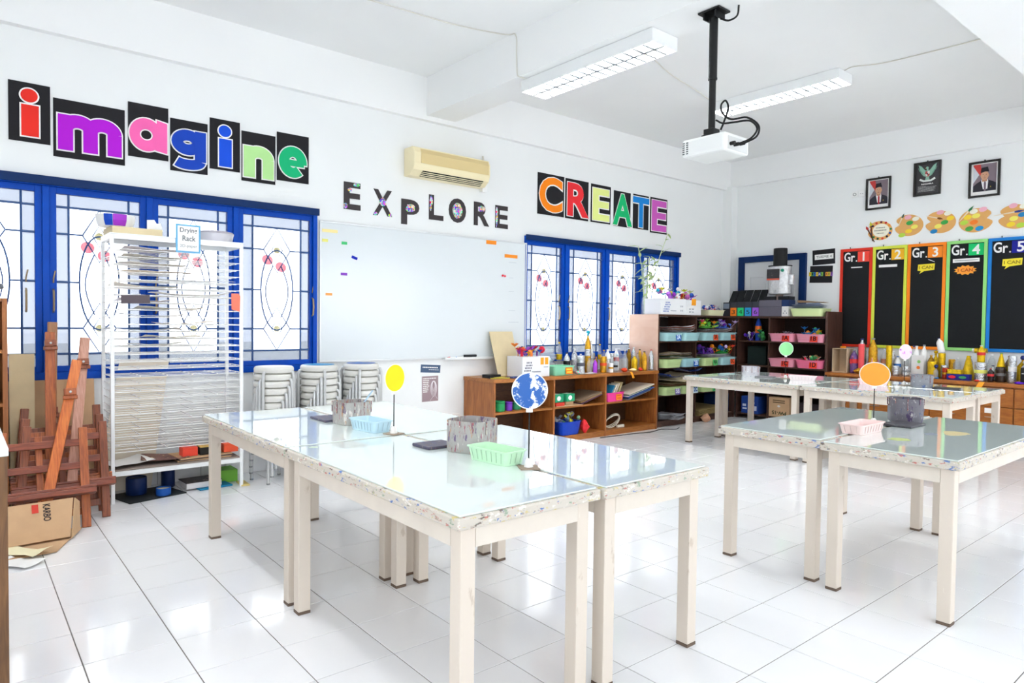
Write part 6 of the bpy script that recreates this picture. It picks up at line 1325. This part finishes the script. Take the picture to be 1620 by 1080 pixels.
# ------------------------------------------------------------------ drawer cabinet along the back wall
cb = thing('drawer_cabinet', 'long orange brown drawer cabinet under the grade boards', 'cabinet', (1.69, 7.88, 0)); CL, CD, CH = 3.3, .50, .68
m = MB(); m.bb((0, .02, .06), (CL, CD, CH-.036)); part('carcass', m, ORWOODV, cb); m = MB(); m.bb((-.01, -.012, CH-.0355), (CL+.01, CD, CH)); part('worktop', m, ORANGEWOOD, cb, bevel=.003); m = MB(); m.bb((.02, .05, 0), (CL-.02, CD, .0595)); part('plinth', m, DARKWOODH, cb)
PW = CL/9
for k in range(9):
    for j, (z0_, z1_) in enumerate(((.448, .632), (.262, .440), (.074, .254))):
        m = MB(); m.bb((k*PW+.006, .002, z0_), ((k+1)*PW-.006, .0195, z1_)); d_ = part('drawer', m, ORANGEWOOD, cb, bevel=.002); xm = (k+.5)*PW; zc = (z0_+z1_)/2-.01
        m = MB(); m.tube([(xm-.05, .0015, zc), (xm-.045, -.018, zc), (xm+.045, -.018, zc), (xm+.05, .0015, zc)], .004, 6); part('handle', m, mat('brushed_chrome', '#c9c6c0', .3, .9), d_, True)
        if (k >= 4 and j == 0) or (k == 4 and j == 1): m = MB(); m.bb((xm-.055, .0005, z1_-.062), (xm+.05, .0018, z1_-.012)); part('paper_tag', m, PAPER, d_)
KT = CH+.0008; GB = 'craft bottles on the drawer cabinet'
t = thing('open_carton', 'open tan carton standing on its side at the cabinet left end', 'box', (1.80, 8.06, KT)); a = .085
for p, q_ in (((-a, -.09, 0), (a, .09, .006)), ((-a, -.09, .274), (a, .09, .28)), ((-a, -.09, .0065), (-a+.006, .09, .2735)), ((a-.006, -.09, .0065), (a, .09, .2735)), ((-a+.0065, .084, .0065), (a-.0065, .09, .2735))): m = MB(); m.bb(p, q_); part('panel', m, mat('tan_carton', '#c9b193', .8, var=.04), t)
crumple('crepe_paper', 'orange crepe scraps on the open carton', 'crepe paper', (1.80, 8.06, KT+.281), .04, C('#f0962a'), 22, .3)
BB = [('purple and red clear bottle beside the open carton', 1.936, 8.04, .27, .042, mat_splatter('purple_red_filled', '#5a3a78', ['#b02a3c', '#8a7a9a', '#3a2a5a'], 20, .6, .2), GY, 'bottle', RD, None),
 ('silver bottle with a blue cap standing tall at the cabinet left', 1.955, 8.20, .40, .046, SILVER, NV, 'bottle', None, None), ('coral red paper tube on the cabinet', 2.018, 8.04, .34, .030, C('#f05a5e', .6), None, 'can', None, None),
 ('dark gold tube between coral tube and gold rocket', 2.05, 8.24, .34, .026, DGOLD, None, 'can', None, None), ('tall gold bottle rocket with pink fins', 2.125, 8.09, .41, .046, GOLD, GY, 'bottle', None, 'fins'),
 ('clear bottle right of the gold rocket', 2.21, 8.18, .29, .03, CLEAR, WHc, 'bottle', C('#c98a6a'), None), ('yellow gold bottle on a clear base on the cabinet', 2.295, 8.10, .33, .030, YGOLD, None, 'can', None, None),
 ('white and blue bottle left of the purple sign', 2.355, 8.18, .21, .034, WHITE, C('#3a7ac8'), 'bottle', C('#3a7ac8'), None), ('silver tin behind the orange sign top right', 2.395, 8.03, .11, .034, SILVER, None, 'can', None, None),
 ('silver tin under the purple sign disc', 2.495, 8.04, .11, .036, SILVER, None, 'can', GY, None), ('clear bottle with a navy cap beside the white pair', 2.505, 8.22, .335, .03, CLEAR, NV, 'bottle', None, None),
 ('white bottle, left of the joined pair with coloured dots', 2.565, 8.13, .335, .034, WHITE, WHc, 'bottle', None, None), ('white bottle, right of the joined pair with coloured dots', 2.64, 8.13, .35, .032, WHITE, GY, 'bottle', None, None),
 ('dark gold bottle right of the white pair', 2.718, 8.11, .24, .036, DGOLD, GOLD, 'bottle', None, None), ('gold bottle with a gold ball on its top', 2.72, 8.24, .25, .03, YGOLD, YGOLD, 'bottle', None, 'ball'),
 ('gold foil can in front with a ribbed side', 2.755, 8.03, .175, .040, YGOLD, None, 'can', None, None), ('gold foil can at the back carrying a white bottle', 2.80, 8.17, .265, .034, YGOLD, None, 'can', None, None),
 ('small clear bottle with a navy ball', 2.815, 7.965, .11, .022, CLEAR, NV, 'bottle', None, 'ball'), ('silver foil can left of the red one', 2.85, 8.10, .14, .032, SILVER, None, 'can', None, None),
 ('red foil can on the cabinet', 2.884, 8.03, .115, .029, mat('red_foil', '#b83a20', .3, .6, var=.3, scale=40, bump=.8), None, 'can', GOLD, None), ('clear bottle lying behind the snack box', 2.935, 8.20, .22, .034, CLEAR, WHc, 'bottle', None, None),
 ('gold cone figure on the cabinet middle', 3.055, 8.15, .26, .062, YGOLD, None, 'cone', None, None), ('clear bottle under the yellow tube', 3.15, 8.27, .275, .034, CLEAR, None, 'can', None, None),
 ('clear silver bottle with red and yellow rings and a gold top', 3.195, 8.05, .19, .052, SILVER, None, 'can', C('#dfe070'), None), ('silver foil bottle right of the ringed one', 3.275, 8.14, .16, .031, SILVER, NV, 'bottle', None, None),
 ('small bottle of dark drink with a red label', 3.292, 8.01, .135, .027, mat('dark_cola', '#2a1612', .15), RD, 'bottle', RD, None), ('wide clear bottle with dark liquid under a gold cone', 3.36, 8.08, .15, .043, mat('dark_tea', '#3a2a20', .15), None, 'can', CLEAR, None),
 ('dark clear bottle with a black cap on the cabinet right', 3.41, 8.17, .26, .042, mat_glass('brown_plastic', (.5, .42, .35), diffuse=.25, dcol=(.4, .35, .3)), BK, 'bottle', C('#c9b040'), None), ('silver spiral-wrapped tall bottle at the cabinet right', 3.465, 8.04, .27, .033, SILVER, None, 'can', WHc, None)]
BB += [('silver bottle behind the tall yellow gold bottle', 2.28, 8.24, .27, .034, SILVER, WHc, 'bottle', None, None), ('clear bottle with a blue cap behind the left silver tin', 2.42, 8.22, .25, .032, CLEAR, C('#3a7ac8'), 'bottle', None, None), ('gold can behind the silver foil can', 2.875, 8.24, .20, .030, GOLD, None, 'can', None, None),
 ('silver bottle behind the gold cone figure', 3.03, 8.28, .24, .032, SILVER, GY, 'bottle', None, None), ('clear bottle with a white cap behind the ringed bottle', 3.235, 8.24, .27, .034, CLEAR, WHc, 'bottle', None, None), ('silver bottle with a black cap behind the dark liquid bottle', 3.33, 8.22, .24, .030, SILVER, BK, 'bottle', None, None),
 ('clear bottle with a silver band behind the spiral bottle', 3.497, 8.25, .25, .030, CLEAR, GY, 'bottle', SILVER, None)]
for lb, x, y, h, r, b, c, k, tp, ex in BB: bottle(lb, x, y, KT, h, r*1.06, b, c, k, tp, group=GB, extra=ex)
bottle('white bottle with a navy cap tilted on top of a gold can', 2.80, 8.17, KT+.270, .16, .034, WHITE, NV, 'bottle', tilt=.22, group=GB)
bottle('gold bottle top with a white cap set on the ringed bottle', 3.195, 8.05, KT+.1915, .17, .036, YGOLD, WHc, 'bottle', RD, group=GB)
bottle('gold foil cone with a green cap on the dark liquid bottle', 3.36, 8.08, KT+.1515, .14, .038, YGOLD, GN, 'cone', group=GB)
t = thing('yellow_tube', 'short yellow tube lying on a clear bottle', 'tube', (3.13, 8.27, KT+.2765+.026)); m = MB(); m.cyl((-.055, 0, 0), (.055, 0, 0), .026, n=16); part('tube', m, YGOLD, t, True); m = MB(); m.cyl((-.075, 0, 0), (-.0555, 0, 0), .022, n=16); part('end', m, WHITE, t, True)
crumple('gold_foil_heap', 'crumpled gold foil heap below the coral tube', 'foil', (2.04, 7.96, KT), .06, GOLD, 31, .5)
t = box_thing('snack_box', 'navy snack box with red and green logos under a gold box', 'box', (3.02, 8.0, KT), (.20, .10, .06), C('#1a1f78', .5), 0, .002)
face_slab(t, 'red_logo', ell(-.05, .03, .034, .016, 14), -.0504, .0008, C('#d8283a'), 'y'); face_slab(t, 'green_logo', ell(.045, .03, .034, .014, 14), -.0504, .0008, C('#3f9a5a'), 'y')
t = box_thing('gold_box', 'flat gold foil box on the navy snack box', 'box', (2.985, 8.0, KT+.0608), (.125, .09, .045), YGOLD, 0, .003)
t = thing('dot_card', 'white card with a green and an orange dot before the white bottle pair', 'card', (2.60, 8.075, KT)); m = MB(); m.bb((-.065, 0, 0), (.06, .004, .235)); part('card', m, C('#e2e0de', .7), t); face_slab(t, 'green_dot', ell(.01, .165, .017, .017, 14), -.0002, .001, C('#8acb6a'), 'y'); face_slab(t, 'orange_dot', ell(.005, .10, .018, .018, 14), -.0002, .001, C('#ef7c2a'), 'y')
crumple('crepe_paper', 'green and gold crepe under the dot card', 'crepe paper', (2.61, 7.97, KT), .035, C('#3a9a6a'), 33, .4); crumple('crepe_paper', 'purple crepe strip at the cabinet right end', 'crepe paper', (3.55, 7.93, KT), .045, C('#5a1ac0'), 34, .25); crumple('crepe_paper', 'blue crepe scrap beside the gold can', 'crepe paper', (2.83, 7.95, KT), .025, C('#3a86c8'), 35, .3); crumple('crepe_paper', 'red crepe scrap at the cabinet front edge', 'crepe paper', (3.20, 7.92, KT), .03, C('#e8402e'), 36, .3)
o = tag(part('paper_strip', MB().sheet(2, 6, lambda u, v: (3.235+.05*u-.03*v, 7.862-.012*math.sin(2*v), KT+.002-.07*v), .0015), C('#f7a32a')), 'orange paper strip hanging over the cabinet front edge', 'paper')
rt = thing('gold_robot', 'gold foil robot arm figure with a navy ball head', 'craft figure', (3.53, 8.12, KT)); m = MB(); m.tube([(-.03, 0, 0), (-.03, 0, .16), (0, 0, .20), (.03, 0, .19)], .02, 10); part('arm', m, YGOLD, rt, True); m = MB(); m.lathe([(.024*math.cos(a), .25+.024*math.sin(a)) for a in [-PI/2+PI*i/8 for i in range(9)]], 12); part('head', m, NV, rt, True)
m = MB(); m.cyl((0, 0, .205), (0, 0, .23), .012, n=8); part('neck', m, GOLD, rt)
t = box_thing('black_box', 'black box with a white line at the cabinet right end', 'box', (3.62, 8.02, KT), (.14, .12, .16), C('#141517', .5), 0, .003); face_slab(t, 'white_line', rect(-.06, .10, .06, .105), -.0604, .0006, PAPER, 'y')
crumple('white_foil', 'white foil crumple on the black box', 'foil', (3.60, 8.04, KT+.161), .05, WHITE, 37, .9)
bottle('white foil bottle at the far right behind the black box', 3.57, 8.22, KT, .34, .036, WHITE, WHc, 'bottle', group=GB)
